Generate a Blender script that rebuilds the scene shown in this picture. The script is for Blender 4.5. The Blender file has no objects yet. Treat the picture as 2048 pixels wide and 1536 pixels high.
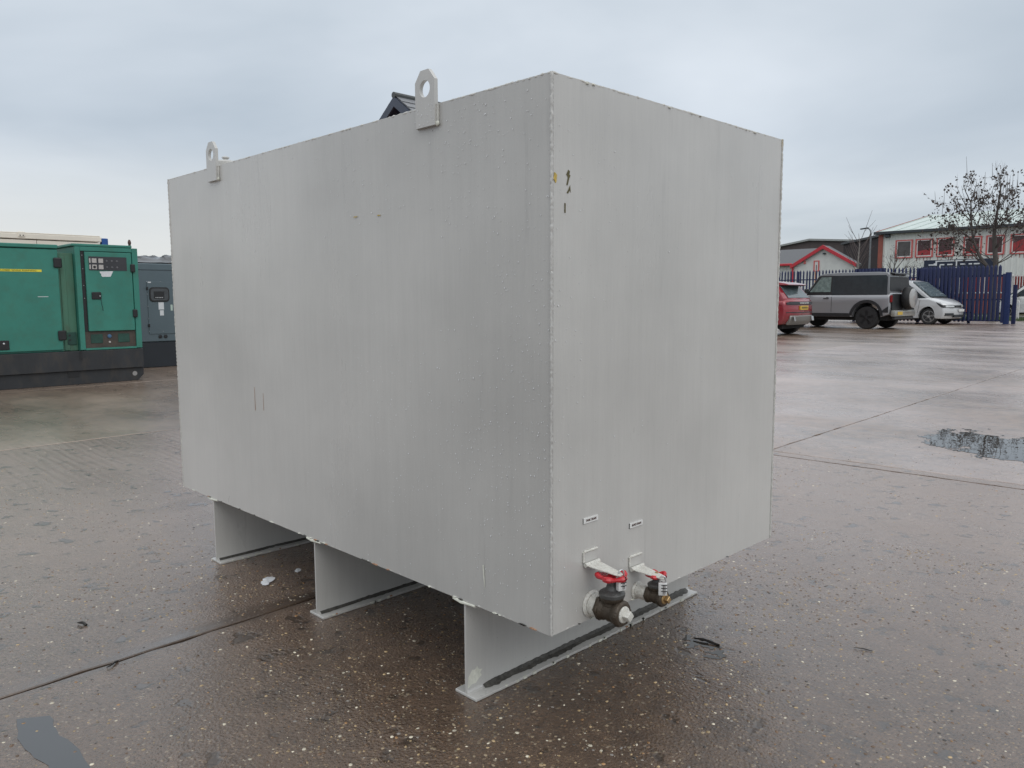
import bpy, bmesh, math, random
import numpy as np
from mathutils import Vector, Matrix, Euler, noise as mnoise

random.seed(11)
rng = np.random.default_rng(11)
R = math.radians
scene = bpy.context.scene
COL = scene.collection

# ------------------------------------------------------------------ camera
CAM_POS = (1.2595, -1.3801, 1.12)
YAW, PITCH, ROLL = 2.3612, -0.109, -0.0047
cam_data = bpy.data.cameras.new('camera')
cam_data.sensor_width = 36.0
cam_data.sensor_fit = 'HORIZONTAL'
cam_data.lens = 1562.03 / 2048 * 36
cam_data.clip_start = 0.05
cam_data.clip_end = 900
cam = bpy.data.objects.new('camera', cam_data)
COL.objects.link(cam)
fwd = Vector((math.cos(PITCH) * math.cos(YAW), math.cos(PITCH) * math.sin(YAW), math.sin(PITCH)))
rt = Vector((math.sin(YAW), -math.cos(YAW), 0))
up = rt.cross(fwd)
rt2 = rt * math.cos(ROLL) + up * math.sin(ROLL)
up2 = -rt * math.sin(ROLL) + up * math.cos(ROLL)
M3 = Matrix((rt2, up2, -fwd)).transposed()
cam.matrix_world = Matrix.Translation(CAM_POS) @ M3.to_4x4()
scene.camera = cam

# ------------------------------------------------------------------ world and light
SUN_EL, SUN_AZ = R(42), R(-14)          # azimuth measured from +x towards +y
world = bpy.data.worlds.new('World')
scene.world = world
world.use_nodes = True
wn, wl = world.node_tree.nodes, world.node_tree.links
wn.clear()


def wnode(t, **kw):
    n = wn.new(t)
    for k, v in kw.items():
        setattr(n, k, v)
    return n


w_out = wnode('ShaderNodeOutputWorld')
w_bg = wnode('ShaderNodeBackground')
w_bg.inputs['Strength'].default_value = 0.1
w_sky = wnode('ShaderNodeTexSky', sky_type='NISHITA')
w_sky.sun_disc = False
w_sky.sun_elevation = SUN_EL
w_sky.sun_rotation = math.pi / 2 - SUN_AZ
w_tc = wnode('ShaderNodeTexCoord')
w_sep = wnode('ShaderNodeSeparateXYZ')
wl.new(w_tc.outputs['Generated'], w_sep.inputs[0])
# cloud sheet: the view direction cut by a flat layer overhead
w_zc = wnode('ShaderNodeMath', operation='MAXIMUM')
wl.new(w_sep.outputs['Z'], w_zc.inputs[0]); w_zc.inputs[1].default_value = 0.0
w_za = wnode('ShaderNodeMath', operation='ADD')
wl.new(w_zc.outputs[0], w_za.inputs[0]); w_za.inputs[1].default_value = 0.16
w_div = wnode('ShaderNodeVectorMath', operation='DIVIDE')
w_zz = wnode('ShaderNodeCombineXYZ')
for i in range(3):
    wl.new(w_za.outputs[0], w_zz.inputs[i])
wl.new(w_tc.outputs['Generated'], w_div.inputs[0])
wl.new(w_zz.outputs[0], w_div.inputs[1])
w_map = wnode('ShaderNodeMapping')
w_map.inputs['Location'].default_value = (3.1, 0.4, 0.0)
w_map.inputs['Scale'].default_value = (0.5, 0.5, 0.0)
w_map.inputs['Rotation'].default_value = (0, 0, R(20))
wl.new(w_div.outputs[0], w_map.inputs[0])
w_n = wnode('ShaderNodeTexNoise')
w_n.inputs['Scale'].default_value = 1.15
w_n.inputs['Detail'].default_value = 5
w_n.inputs['Roughness'].default_value = 0.5
w_n.inputs['Distortion'].default_value = 0.35
wl.new(w_map.outputs[0], w_n.inputs['Vector'])
w_cr = wnode('ShaderNodeValToRGB')
w_cr.color_ramp.elements[0].position = 0.30
w_cr.color_ramp.elements[0].color = (0.455, 0.525, 0.60, 1)
w_cr.color_ramp.elements[1].position = 0.66
w_cr.color_ramp.elements[1].color = (0.71, 0.77, 0.84, 1)
wl.new(w_n.outputs['Fac'], w_cr.inputs[0])
# an overcast dome grows brighter overhead and has a paler, warmer rim at the horizon
w_hz = wnode('ShaderNodeValToRGB')
for e, (p, c) in zip(w_hz.color_ramp.elements, ((0.0, (1.04, 1.02, 0.97, 1)), (1.0, (2.0, 1.86, 1.72, 1)))):
    e.position = p; e.color = c
e = w_hz.color_ramp.elements.new(0.07); e.color = (1.03, 1.015, 0.985, 1)
e = w_hz.color_ramp.elements.new(0.18); e.color = (0.97, 0.98, 0.99, 1)
e = w_hz.color_ramp.elements.new(0.36); e.color = (1.24, 1.215, 1.19, 1)
e = w_hz.color_ramp.elements.new(0.60); e.color = (1.72, 1.63, 1.54, 1)
wl.new(w_zc.outputs[0], w_hz.inputs[0])
w_mul = wnode('ShaderNodeMix', data_type='RGBA', blend_type='MULTIPLY')
w_mul.inputs[0].default_value = 1.0
wl.new(w_cr.outputs[0], w_mul.inputs[6]); wl.new(w_hz.outputs[0], w_mul.inputs[7])
# paler sky low down to the west (-x), where the cloud thins
w_west = wnode('ShaderNodeMapRange', interpolation_type='SMOOTHSTEP')
w_neg = wnode('ShaderNodeMath', operation='MULTIPLY'); w_neg.inputs[1].default_value = -1
wl.new(w_sep.outputs['X'], w_neg.inputs[0]); wl.new(w_neg.outputs[0], w_west.inputs[0])
w_west.inputs['From Min'].default_value = 0.55; w_west.inputs['From Max'].default_value = 1.0
w_lowz = wnode('ShaderNodeMapRange', interpolation_type='SMOOTHSTEP')
wl.new(w_zc.outputs[0], w_lowz.inputs[0])
w_lowz.inputs['From Min'].default_value = 0.20; w_lowz.inputs['From Max'].default_value = 0.02
w_wf = wnode('ShaderNodeMath', operation='MULTIPLY')
wl.new(w_west.outputs[0], w_wf.inputs[0]); wl.new(w_lowz.outputs[0], w_wf.inputs[1])
w_thin = wnode('ShaderNodeMix', data_type='RGBA')
wl.new(w_wf.outputs[0], w_thin.inputs[0]); wl.new(w_mul.outputs[2], w_thin.inputs[6])
w_thin.inputs[7].default_value = (0.80, 0.81, 0.80, 1)
w_gain = wnode('ShaderNodeVectorMath', operation='SCALE')
w_gain.inputs['Scale'].default_value = 10.0
wl.new(w_thin.outputs[2], w_gain.inputs[0])
w_mix = wnode('ShaderNodeMix', data_type='RGBA')
w_mix.inputs[0].default_value = 0.94
wl.new(w_sky.outputs[0], w_mix.inputs[6]); wl.new(w_gain.outputs[0], w_mix.inputs[7])
wl.new(w_mix.outputs[2], w_bg.inputs['Color'])
wl.new(w_bg.outputs[0], w_out.inputs[0])

sun_data = bpy.data.lights.new('sun', 'SUN')
sun_data.energy = 0.7
sun_data.angle = R(40)
sun_data.color = (1.0, 0.97, 0.92)
sun = bpy.data.objects.new('sun', sun_data)
COL.objects.link(sun)
sdir = Vector((math.cos(SUN_EL) * math.cos(SUN_AZ), math.cos(SUN_EL) * math.sin(SUN_AZ), math.sin(SUN_EL)))
sun.rotation_euler = sdir.to_track_quat('Z', 'Y').to_euler()
sun.location = sdir * 40

scene.render.engine = 'CYCLES'
scene.cycles.max_bounces = 6
scene.cycles.diffuse_bounces = 3
scene.cycles.glossy_bounces = 3
scene.cycles.transmission_bounces = 3
scene.view_settings.view_transform = 'Standard'
scene.view_settings.look = 'None'
scene.view_settings.gamma = 1.0
scene.view_settings.use_curve_mapping = False
scene.view_settings.exposure = 0.0


# ------------------------------------------------------------------ materials
def new_mat(name):
    m = bpy.data.materials.new(name)
    m.use_nodes = True
    return m, m.node_tree.nodes, m.node_tree.links, m.node_tree.nodes['Principled BSDF']


def paint(name, col, rough=0.45, metal=0.0, var=0.12, scale=6.0, stretch=(1, 1, 1), bump=0.0, bscale=80.0,
          dirt=None, dirt_amt=0.0, coat=0.0, rvar=0.12, spec=0.5):
    """a base colour with uneven tone, uneven gloss, optional dirt and fine relief"""
    m, n, l, b = new_mat(name)
    tc = n.new('ShaderNodeTexCoord')
    mp = n.new('ShaderNodeMapping'); mp.inputs['Scale'].default_value = stretch
    l.new(tc.outputs['Object'], mp.inputs[0])
    nz = n.new('ShaderNodeTexNoise'); nz.inputs['Scale'].default_value = scale
    nz.inputs['Detail'].default_value = 6; nz.inputs['Roughness'].default_value = 0.6
    l.new(mp.outputs[0], nz.inputs['Vector'])
    cr = n.new('ShaderNodeValToRGB')
    cr.color_ramp.elements[0].position = 0.3; cr.color_ramp.elements[1].position = 0.7
    cr.color_ramp.elements[0].color = tuple(c * (1 - var) for c in col) + (1,)
    cr.color_ramp.elements[1].color = tuple(min(1, c * (1 + var)) for c in col) + (1,)
    l.new(nz.outputs['Fac'], cr.inputs[0])
    last = cr.outputs[0]
    if dirt:
        n2 = n.new('ShaderNodeTexNoise'); n2.inputs['Scale'].default_value = scale * 2.3
        n2.inputs['Detail'].default_value = 8; n2.inputs['Roughness'].default_value = 0.7
        l.new(mp.outputs[0], n2.inputs['Vector'])
        r2 = n.new('ShaderNodeValToRGB')
        r2.color_ramp.elements[0].position = 0.48; r2.color_ramp.elements[1].position = 0.72
        l.new(n2.outputs['Fac'], r2.inputs[0])
        ml = n.new('ShaderNodeMath'); ml.operation = 'MULTIPLY'; ml.inputs[1].default_value = dirt_amt
        l.new(r2.outputs[0], ml.inputs[0])
        mx = n.new('ShaderNodeMix'); mx.data_type = 'RGBA'
        l.new(ml.outputs[0], mx.inputs[0]); l.new(last, mx.inputs[6])
        mx.inputs[7].default_value = tuple(dirt) + (1,)
        last = mx.outputs[2]
    l.new(last, b.inputs['Base Color'])
    rr = n.new('ShaderNodeMapRange')
    rr.inputs['To Min'].default_value = max(0.02, rough - rvar); rr.inputs['To Max'].default_value = min(1, rough + rvar)
    l.new(nz.outputs['Fac'], rr.inputs[0]); l.new(rr.outputs[0], b.inputs['Roughness'])
    b.inputs['Metallic'].default_value = metal
    b.inputs['Specular IOR Level'].default_value = spec
    b.inputs['Coat Weight'].default_value = coat
    b.inputs['Coat Roughness'].default_value = 0.06
    if bump:
        n3 = n.new('ShaderNodeTexNoise'); n3.inputs['Scale'].default_value = bscale; n3.inputs['Detail'].default_value = 4
        l.new(tc.outputs['Object'], n3.inputs['Vector'])
        bp = n.new('ShaderNodeBump'); bp.inputs['Strength'].default_value = bump; bp.inputs['Distance'].default_value = 0.004
        l.new(n3.outputs['Fac'], bp.inputs['Height']); l.new(bp.outputs[0], b.inputs['Normal'])
    return m


# ------------------------------------------------------------------ mesh helpers
class MB:
    """collects shapes; build() links them as one mesh object"""

    def __init__(self):
        self.v, self.f = [], []

    def add(self, verts, faces):
        o = len(self.v)
        self.v += [tuple(p) for p in verts]
        self.f += [tuple(i + o for i in f) for f in faces]
        return self

    def box(self, x0, x1, y0, y1, z0, z1):
        return self.add([(x0, y0, z0), (x1, y0, z0), (x1, y1, z0), (x0, y1, z0), (x0, y0, z1), (x1, y0, z1), (x1, y1, z1), (x0, y1, z1)],
                        [(0, 3, 2, 1), (4, 5, 6, 7), (0, 1, 5, 4), (1, 2, 6, 5), (2, 3, 7, 6), (3, 0, 4, 7)])

    def obox(self, c, s, rot=(0, 0, 0)):
        m = Euler(rot).to_matrix(); h = [k / 2 for k in s]
        vs = [Vector(c) + m @ Vector((sx * h[0], sy * h[1], sz * h[2])) for sz in (-1, 1) for sx, sy in ((-1, -1), (1, -1), (1, 1), (-1, 1))]
        return self.add(vs, [(0, 3, 2, 1), (4, 5, 6, 7), (0, 1, 5, 4), (1, 2, 6, 5), (2, 3, 7, 6), (3, 0, 4, 7)])

    def tube(self, pts, rad, n=8, caps=True):
        pts = [Vector(p) for p in pts]
        rads = rad if isinstance(rad, (list, tuple)) else [rad] * len(pts)
        vs, fs = [], []
        pu = None
        for i, p in enumerate(pts):
            t = (pts[min(i + 1, len(pts) - 1)] - pts[max(i - 1, 0)]).normalized()
            if pu is None:
                pu = t.orthogonal().normalized()
            else:
                pu = (pu - t * pu.dot(t))
                pu = pu.normalized() if pu.length > 1e-6 else t.orthogonal().normalized()
            w = t.cross(pu)
            for k in range(n):
                a = 2 * math.pi * k / n
                vs.append(p + (pu * math.cos(a) + w * math.sin(a)) * rads[i])
        for i in range(len(pts) - 1):
            for k in range(n):
                k2 = (k + 1) % n
                fs.append((i * n + k, i * n + k2, (i + 1) * n + k2, (i + 1) * n + k))
        if caps:
            fs.append(tuple(reversed(range(n)))); fs.append(tuple(range((len(pts) - 1) * n, len(pts) * n)))
        return self.add(vs, fs)

    def lathe(self, prof, o=(0, 0, 0), axis='z', n=20, facet=None):
        """profile of (radius, height along the axis)"""
        o = Vector(o)
        ax = {'x': (Vector((0, 1, 0)), Vector((0, 0, 1)), Vector((1, 0, 0))),
              'y': (Vector((0, 0, 1)), Vector((1, 0, 0)), Vector((0, 1, 0))),
              'z': (Vector((1, 0, 0)), Vector((0, 1, 0)), Vector((0, 0, 1)))}[axis]
        vs, fs = [], []
        for r, h in prof:
            for k in range(n):
                a = 2 * math.pi * k / n
                vs.append(o + ax[2] * h + (ax[0] * math.cos(a) + ax[1] * math.sin(a)) * r)
        for i in range(len(prof) - 1):
            for k in range(n):
                k2 = (k + 1) % n
                fs.append((i * n + k, i * n + k2, (i + 1) * n + k2, (i + 1) * n + k))
        fs.append(tuple(reversed(range(n)))); fs.append(tuple(range((len(prof) - 1) * n, len(prof) * n)))
        return self.add(vs, fs)

    def prism(self, out, a0, a1, plane='xz'):
        """closed outline extruded along the axis the plane leaves out"""
        def P(p, t):
            return {'xz': (p[0], t, p[1]), 'yz': (t, p[0], p[1]), 'xy': (p[0], p[1], t)}[plane]
        n = len(out)
        vs = [P(p, a0) for p in out] + [P(p, a1) for p in out]
        fs = [tuple(range(n)), tuple(range(2 * n - 1, n - 1, -1))]
        for i in range(n):
            j = (i + 1) % n
            fs.append((i, i + n, j + n, j))
        return self.add(vs, fs)

    def layers(self, out, ys, fn):
        """an outline in x,z repeated at several y and joined: fn(x, z, y) shapes it"""
        n = len(out); vs, fs = [], []
        for y in ys:
            vs += [fn(x, z, y) for x, z in out]
        for k in range(len(ys) - 1):
            for i in range(n):
                j = (i + 1) % n
                fs.append((k * n + i, (k + 1) * n + i, (k + 1) * n + j, k * n + j))
        fs.append(tuple(range(n))); fs.append(tuple(range(len(ys) * n - 1, (len(ys) - 1) * n - 1, -1)))
        return self.add(vs, fs)

    def mesh(self, name, mat, bevel=0.0, seg=1, smooth=35, bang=30):
        me = bpy.data.meshes.new(name)
        me.from_pydata([tuple(p) for p in self.v], [], self.f)
        bm = bmesh.new(); bm.from_mesh(me)
        bmesh.ops.recalc_face_normals(bm, faces=bm.faces)
        if bevel:
            es = [e for e in bm.edges if len(e.link_faces) == 2 and e.calc_face_angle(0) > R(bang)]
            bmesh.ops.bevel(bm, geom=es, offset=bevel, segments=seg, affect='EDGES', clamp_overlap=True, profile=0.6)
        bm.to_mesh(me); bm.free()
        if mat:
            me.materials.append(mat)
        if smooth:
            me.polygons.foreach_set('use_smooth', [True] * len(me.polygons))
            me.set_sharp_from_angle(angle=R(smooth))
        return me

    def build(self, name, mat, parent=None, loc=None, **kw):
        return place(name, self.mesh(name, mat, **kw), parent, loc)


def place(name, me, parent=None, loc=None, rot=None):
    o = bpy.data.objects.new(name, me)
    COL.objects.link(o)
    if parent:
        o.parent = parent
    if loc is not None:
        o.location = loc
    if rot is not None:
        o.rotation_euler = rot
    return o


def tag(o, label=None, cat=None, group=None, kind=None):
    for k, v in (('label', label), ('category', cat), ('group', group), ('kind', kind)):
        if v:
            o[k] = v
    return o


def thing(name, label, cat, loc=(0, 0, 0), rz=0.0, group=None):
    o = bpy.data.objects.new(name, None)
    o.empty_display_size = 0.2
    COL.objects.link(o)
    o.location = loc; o.rotation_euler = (0, 0, rz)
    return tag(o, label, cat, group)


def text_mesh(name, s, size, mat, depth=0.0005):
    cu = bpy.data.curves.new(name, 'FONT')
    cu.body = s; cu.size = size; cu.align_x = 'CENTER'; cu.align_y = 'CENTER'; cu.extrude = depth
    tmp = bpy.data.objects.new(name, cu)
    COL.objects.link(tmp)
    dg = bpy.context.evaluated_depsgraph_get()
    me = bpy.data.meshes.new_from_object(tmp.evaluated_get(dg))
    bpy.data.objects.remove(tmp); bpy.data.curves.remove(cu)
    me.materials.clear(); me.materials.append(mat)
    return me


def blob(n, rx, ry, jag=0.3, seed=0):
    r = random.Random(seed)
    return [((rx * (1 + jag * r.uniform(-1, 1))) * math.cos(2 * math.pi * k / n), (ry * (1 + jag * r.uniform(-1, 1))) * math.sin(2 * math.pi * k / n)) for k in range(n)]

# ------------------------------------------------------------------ the yard
SLAB_TILT = 0.036
ct, st_ = math.cos(SLAB_TILT), math.sin(SLAB_TILT)


def uv(u, v):
    return (u * ct - v * st_, u * st_ + v * ct)


def concrete(name, light, tint, stone=1.0, relief=1.0, gloss=0.0, tint_amt=0.6, film=1.8):
    """wet exposed-aggregate concrete: stones in a brown matrix under an uneven film of water"""
    m, n, l, b = new_mat(name)
    tc = n.new('ShaderNodeTexCoord')
    P = tc.outputs['Object']

    def nz(scale, detail=5, rough=0.55, stretch=None, dist=0.0):
        t = n.new('ShaderNodeTexNoise')
        t.inputs['Scale'].default_value = scale; t.inputs['Detail'].default_value = detail
        t.inputs['Roughness'].default_value = rough; t.inputs['Distortion'].default_value = dist
        if stretch:
            mp = n.new('ShaderNodeMapping'); mp.inputs['Scale'].default_value = stretch
            mp.inputs['Rotation'].default_value = (0, 0, SLAB_TILT)
            l.new(P, mp.inputs[0]); l.new(mp.outputs[0], t.inputs['Vector'])
        else:
            l.new(P, t.inputs['Vector'])
        return t.outputs['Fac']

    def ramp(fac, stops):
        r = n.new('ShaderNodeValToRGB')
        els = r.color_ramp.elements
        while len(els) < len(stops):
            els.new(0.5)
        for e, (p, c) in zip(els, stops):
            e.position = p; e.color = (c, c, c, 1) if isinstance(c, (int, float)) else tuple(c) + (1,)
        l.new(fac, r.inputs[0])
        return r.outputs[0]

    def mix(fac, a, c, mode='MIX'):
        x = n.new('ShaderNodeMix'); x.data_type = 'RGBA'; x.blend_type = mode
        for s, val in ((0, fac), (6, a), (7, c)):
            if isinstance(val, (int, float)):
                x.inputs[s].default_value = val
            elif isinstance(val, tuple):
                x.inputs[s].default_value = val + (1,)
            else:
                l.new(val, x.inputs[s])
        return x.outputs[2]

    def math_(op, a, c=None):
        x = n.new('ShaderNodeMath'); x.operation = op
        for s, val in ((0, a), (1, c)):
            if val is None:
                continue
            if isinstance(val, (int, float)):
                x.inputs[s].default_value = val
            else:
                l.new(val, x.inputs[s])
        return x.outputs[0]

    vo = n.new('ShaderNodeTexVoronoi'); vo.inputs['Scale'].default_value = 95
    vo.inputs['Randomness'].default_value = 1.0
    wob = n.new('ShaderNodeMix'); wob.data_type = 'VECTOR'; wob.inputs[0].default_value = 0.012
    nw = n.new('ShaderNodeTexNoise'); nw.inputs['Scale'].default_value = 60
    l.new(P, nw.inputs['Vector']); l.new(P, wob.inputs[4]); l.new(nw.outputs['Color'], wob.inputs[5])
    l.new(wob.outputs[1], vo.inputs['Vector'])
    sep = n.new('ShaderNodeSeparateColor'); l.new(vo.outputs['Color'], sep.inputs[0])
    stones = ramp(sep.outputs[0], ((0.0, (0.010, 0.007, 0.005)), (0.30, (0.040, 0.024, 0.014)), (0.6, (0.085, 0.052, 0.029)),
                                   (0.78, (0.17, 0.112, 0.063)), (0.90, (0.30, 0.21, 0.12)), (1.0, (0.50, 0.43, 0.32))))
    matrix_c = mix(ramp(nz(9, 4, 0.65), ((0.3, 0.0), (0.7, 1.0))), (0.022 * light, 0.0135 * light, 0.0085 * light), (0.080 * light, 0.051 * light, 0.033 * light))
    # where the surface has worn the stones show, elsewhere the paste covers most of them
    worn = ramp(nz(1.1, 3, 0.6), ((0.35, 0.35 * stone), (0.65, 0.95 * stone)))
    is_stone = math_('MULTIPLY', ramp(vo.outputs['Distance'], ((0.30, 1.0), (0.52, 0.0))), worn)
    base = mix(is_stone, matrix_c, stones)
    base = mix(ramp(nz(0.42, 4, 0.6), ((0.35, 0.0), (0.68, tint_amt))), base, tint)
    # paler with distance: grazing sky reflection painted into the base colour
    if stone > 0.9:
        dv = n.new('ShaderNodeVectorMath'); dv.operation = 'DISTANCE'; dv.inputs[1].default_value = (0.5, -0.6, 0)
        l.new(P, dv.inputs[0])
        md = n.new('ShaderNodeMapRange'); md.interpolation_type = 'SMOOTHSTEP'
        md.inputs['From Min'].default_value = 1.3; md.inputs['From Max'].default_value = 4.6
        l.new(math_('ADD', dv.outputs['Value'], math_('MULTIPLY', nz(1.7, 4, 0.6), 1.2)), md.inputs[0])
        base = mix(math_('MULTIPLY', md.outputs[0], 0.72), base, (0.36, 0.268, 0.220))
    stain = ramp(nz(0.8, 4, 0.62, (1.0, 0.35, 1), 0.4), ((0.56, 0.0), (0.74, 0.55)))
    base = mix(stain, base, (0.030, 0.022, 0.017))
    pool = ramp(nz(10, 3, 0.55), ((0.60, 0.0), (0.67, 1.0)))      # little pools between the stones
    pool = math_('MULTIPLY', pool, min(1.0, stone))
    if stone > 0.9:      # silt and water held along the worn joint beside the tank
        dt = n.new('ShaderNodeVectorMath'); dt.operation = 'DOT_PRODUCT'; dt.inputs[1].default_value = (ct, st_, 0)
        l.new(P, dt.inputs[0])
        off_ = math_('ABSOLUTE', math_('ADD', math_('ADD', dt.outputs['Value'], 1.315), math_('MULTIPLY', math_('SUBTRACT', nz(5, 3, 0.6), 0.5), 0.09)))
        gr = n.new('ShaderNodeMapRange'); gr.interpolation_type = 'SMOOTHSTEP'
        gr.inputs['From Min'].default_value = 0.075; gr.inputs['From Max'].default_value = 0.015
        l.new(off_, gr.inputs[0])
        pool = math_('MAXIMUM', pool, math_('MULTIPLY', gr.outputs[0], ramp(nz(3.5, 3, 0.6), ((0.35, 0.35), (0.6, 0.95)))))
    base = mix(math_('MULTIPLY', pool, 0.7), base, (0.024, 0.018, 0.014))
    l.new(base, b.inputs['Base Color'])
    # the film of water: smooth where it stands, broken by grit where it has drained
    wet = ramp(nz(0.55, 4, 0.62, (0.55, 1.5, 1)), ((0.36, 0.36 + gloss), (0.62, 0.18 + gloss)))
    wet2 = ramp(nz(7, 3, 0.6), ((0.35, 0.11), (0.65, -0.03)))
    rough = math_('ADD', wet, wet2)
    l.new(math_('MAXIMUM', rough, 0.06), b.inputs['Roughness'])
    b.inputs['IOR'].default_value = 1.33
    b.inputs['Coat Weight'].default_value = 1.0
    b.inputs['Coat IOR'].default_value = film
    l.new(math_('MULTIPLY', wet, 0.9), b.inputs['Coat Roughness'])
    # relief: stones, grit, long undulation, and the broom marks left by tamping near the joint at x = -5.5
    h1 = math_('MULTIPLY', ramp(vo.outputs['Distance'], ((0.1, 1.0), (0.6, 0.0))), 0.0040 * relief)
    h2 = math_('MULTIPLY', nz(70, 3, 0.75), 0.0135 * relief)
    h3 = math_('MULTIPLY', nz(6, 2, 0.5), 0.006)
    sx = n.new('ShaderNodeSeparateXYZ'); l.new(P, sx.inputs[0])
    wav = n.new('ShaderNodeTexWave'); wav.bands_direction = 'Y'; wav.inputs['Scale'].default_value = 5.2
    wav.inputs['Distortion'].default_value = 3.2; wav.inputs['Detail'].default_value = 4; wav.inputs['Detail Scale'].default_value = 2.2
    mpw = n.new('ShaderNodeMapping'); mpw.inputs['Rotation'].default_value = (0, 0, 0.07); mpw.inputs['Scale'].default_value = (0.22, 1, 1)
    l.new(P, mpw.inputs[0]); l.new(mpw.outputs[0], wav.inputs['Vector'])
    lo = n.new('ShaderNodeMapRange'); lo.inputs['From Min'].default_value = -3.4; lo.inputs['From Max'].default_value = -4.5
    l.new(sx.outputs['X'], lo.inputs[0])
    hi = n.new('ShaderNodeMapRange'); hi.inputs['From Min'].default_value = -5.9; hi.inputs['From Max'].default_value = -5.6
    l.new(sx.outputs['X'], hi.inputs[0])
    side = n.new('ShaderNodeMapRange'); side.inputs['From Min'].default_value = 2.6; side.inputs['From Max'].default_value = 1.3
    l.new(sx.outputs['Y'], side.inputs[0])
    band = math_('MULTIPLY', math_('MULTIPLY', lo.outputs[0], hi.outputs[0]), side.outputs[0])
    band = math_('MULTIPLY', band, ramp(nz(1.6, 2, 0.6), ((0.35, 0.25), (0.6, 1.0))))
    h4 = math_('MULTIPLY', math_('MULTIPLY', wav.outputs['Fac'], band), 0.013)
    dry = math_('SUBTRACT', 1.0, pool)
    hsum = math_('ADD', math_('MULTIPLY', math_('ADD', h1, h2), dry), math_('ADD', h3, h4))
    bp = n.new('ShaderNodeBump'); bp.inputs['Strength'].default_value = 0.75; bp.inputs['Distance'].default_value = 1.0
    l.new(hsum, bp.inputs['Height'])
    l.new(bp.outputs[0], b.inputs['Normal'])
    # the film itself lies flatter than the grit beneath it
    geo = n.new('ShaderNodeNewGeometry')
    flat = n.new('ShaderNodeMix'); flat.data_type = 'VECTOR'; flat.inputs[0].default_value = 0.20 * relief ** 0.5
    l.new(geo.outputs['Normal'], flat.inputs[4]); l.new(bp.outputs[0], flat.inputs[5])
    nrm = n.new('ShaderNodeVectorMath'); nrm.operation = 'NORMALIZE'
    l.new(flat.outputs[1], nrm.inputs[0]); l.new(nrm.outputs[0], b.inputs['Coat Normal'])
    return m


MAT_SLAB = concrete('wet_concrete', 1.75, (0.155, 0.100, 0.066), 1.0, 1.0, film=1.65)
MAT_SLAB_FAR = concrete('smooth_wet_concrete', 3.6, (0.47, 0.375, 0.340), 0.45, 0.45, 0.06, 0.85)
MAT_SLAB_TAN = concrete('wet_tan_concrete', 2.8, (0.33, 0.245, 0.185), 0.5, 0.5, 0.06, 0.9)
MAT_JOINT = paint('joint_filler', (0.075, 0.058, 0.046), 0.3, var=0.4, scale=14)

g = MB(); g.add([(-320, -320, -0.011), (320, -320, -0.011), (320, 320, -0.011), (-320, 320, -0.011)], [(0, 1, 2, 3)])
ground = tag(g.build('ground', MAT_JOINT, smooth=0), kind='structure')
u_lines = [-22.6, -18.35, -14.1, -9.85, -5.56, -1.29, 2.96, 7.2, 11.45, 15.7]
v_lines = [-14.05, -8.05, -2.05, 3.86, 3.99, 9.9, 15.9, 21.9, 27.9, 33.9, 39.5]
for i in range(len(u_lines) - 1):
    for j in range(len(v_lines) - 1):
        g0 = 0.003 if u_lines[i] == -1.29 else 0.007
        g1 = 0.003 if u_lines[i + 1] == -1.29 else 0.007
        a, c, d, e = u_lines[i] + g0, u_lines[i + 1] - g1, v_lines[j] + 0.005, v_lines[j + 1] - 0.005
        if j == 3 and u_lines[i] < -1.4:
            continue
        if j == 4 and u_lines[i] < -1.4:
            d = v_lines[3] + 0.005
        # the arrises of the bays are rubbed and chipped
        n_e = 60
        ring = []
        rr = random.Random(i * 100 + j)
        cs = [(a, d), (c, d), (c, e), (a, e)]
        for k in range(4):
            p, q = Vector(cs[k]), Vector(cs[(k + 1) % 4])
            nrm = Vector((-(q - p).y, (q - p).x)).normalized()
            for t in range(n_e):
                f = t / n_e
                w = p.lerp(q, f) + nrm * (abs(rr.gauss(0, 0.0045)) if 0 < t else 0)
                ring.append(w)
        cen = Vector(((a + c) / 2, (d + e) / 2))
        top_in = [w + (cen - w).normalized() * 0.005 for w in ring]
        N = len(ring)
        vs = [(*uv(w.x, w.y), -0.028) for w in ring] + [(*uv(w.x, w.y), -0.003) for w in ring] + [(*uv(w.x, w.y), 0.0) for w in top_in]
        fs = [(k, (k + 1) % N, N + (k + 1) % N, N + k) for k in range(N)] + [(N + k, N + (k + 1) % N, 2 * N + (k + 1) % N, 2 * N + k) for k in range(N)]
        fs.append(tuple(range(2 * N, 3 * N)))
        s = MB(); s.add(vs, fs)
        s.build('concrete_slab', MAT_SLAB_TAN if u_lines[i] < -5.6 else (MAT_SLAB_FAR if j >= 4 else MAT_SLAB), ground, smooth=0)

# road and verge beyond the fence
MAT_ROAD = paint('wet_asphalt', (0.055, 0.055, 0.058), 0.3, var=0.25, scale=2.5, bump=0.3, bscale=120)
MAT_EARTH = paint('verge_soil', (0.045, 0.055, 0.022), 0.8, var=0.4, scale=3)
MAT_GRASS = paint('grass', (0.060, 0.095, 0.028), 0.6, var=0.4, scale=2)
s = MB(); s.add([(-90, 39.9, -0.006), (60, 39.9, -0.006), (60, 120, -0.006), (-90, 120, -0.006)], [(0, 1, 2, 3)])
tag(s.build('verge_ground', MAT_EARTH, smooth=0), kind='structure')
s = MB(); s.box(-60, 40, 45.6, 50.4, -0.004, 0.0)
tag(s.build('road', MAT_ROAD, smooth=0), kind='structure')
s = MB(); s.box(-60, 40, 45.42, 45.56, -0.005, 0.11)
tag(s.build('kerb', paint('kerb_stone', (0.25, 0.24, 0.22), 0.6), smooth=0, bevel=0.015), kind='structure')
N = 9000
gx = rng.uniform(-14, 2, N); gy = rng.uniform(40.0, 45.3, N); gh = rng.uniform(0.05, 0.16, N)
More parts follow.
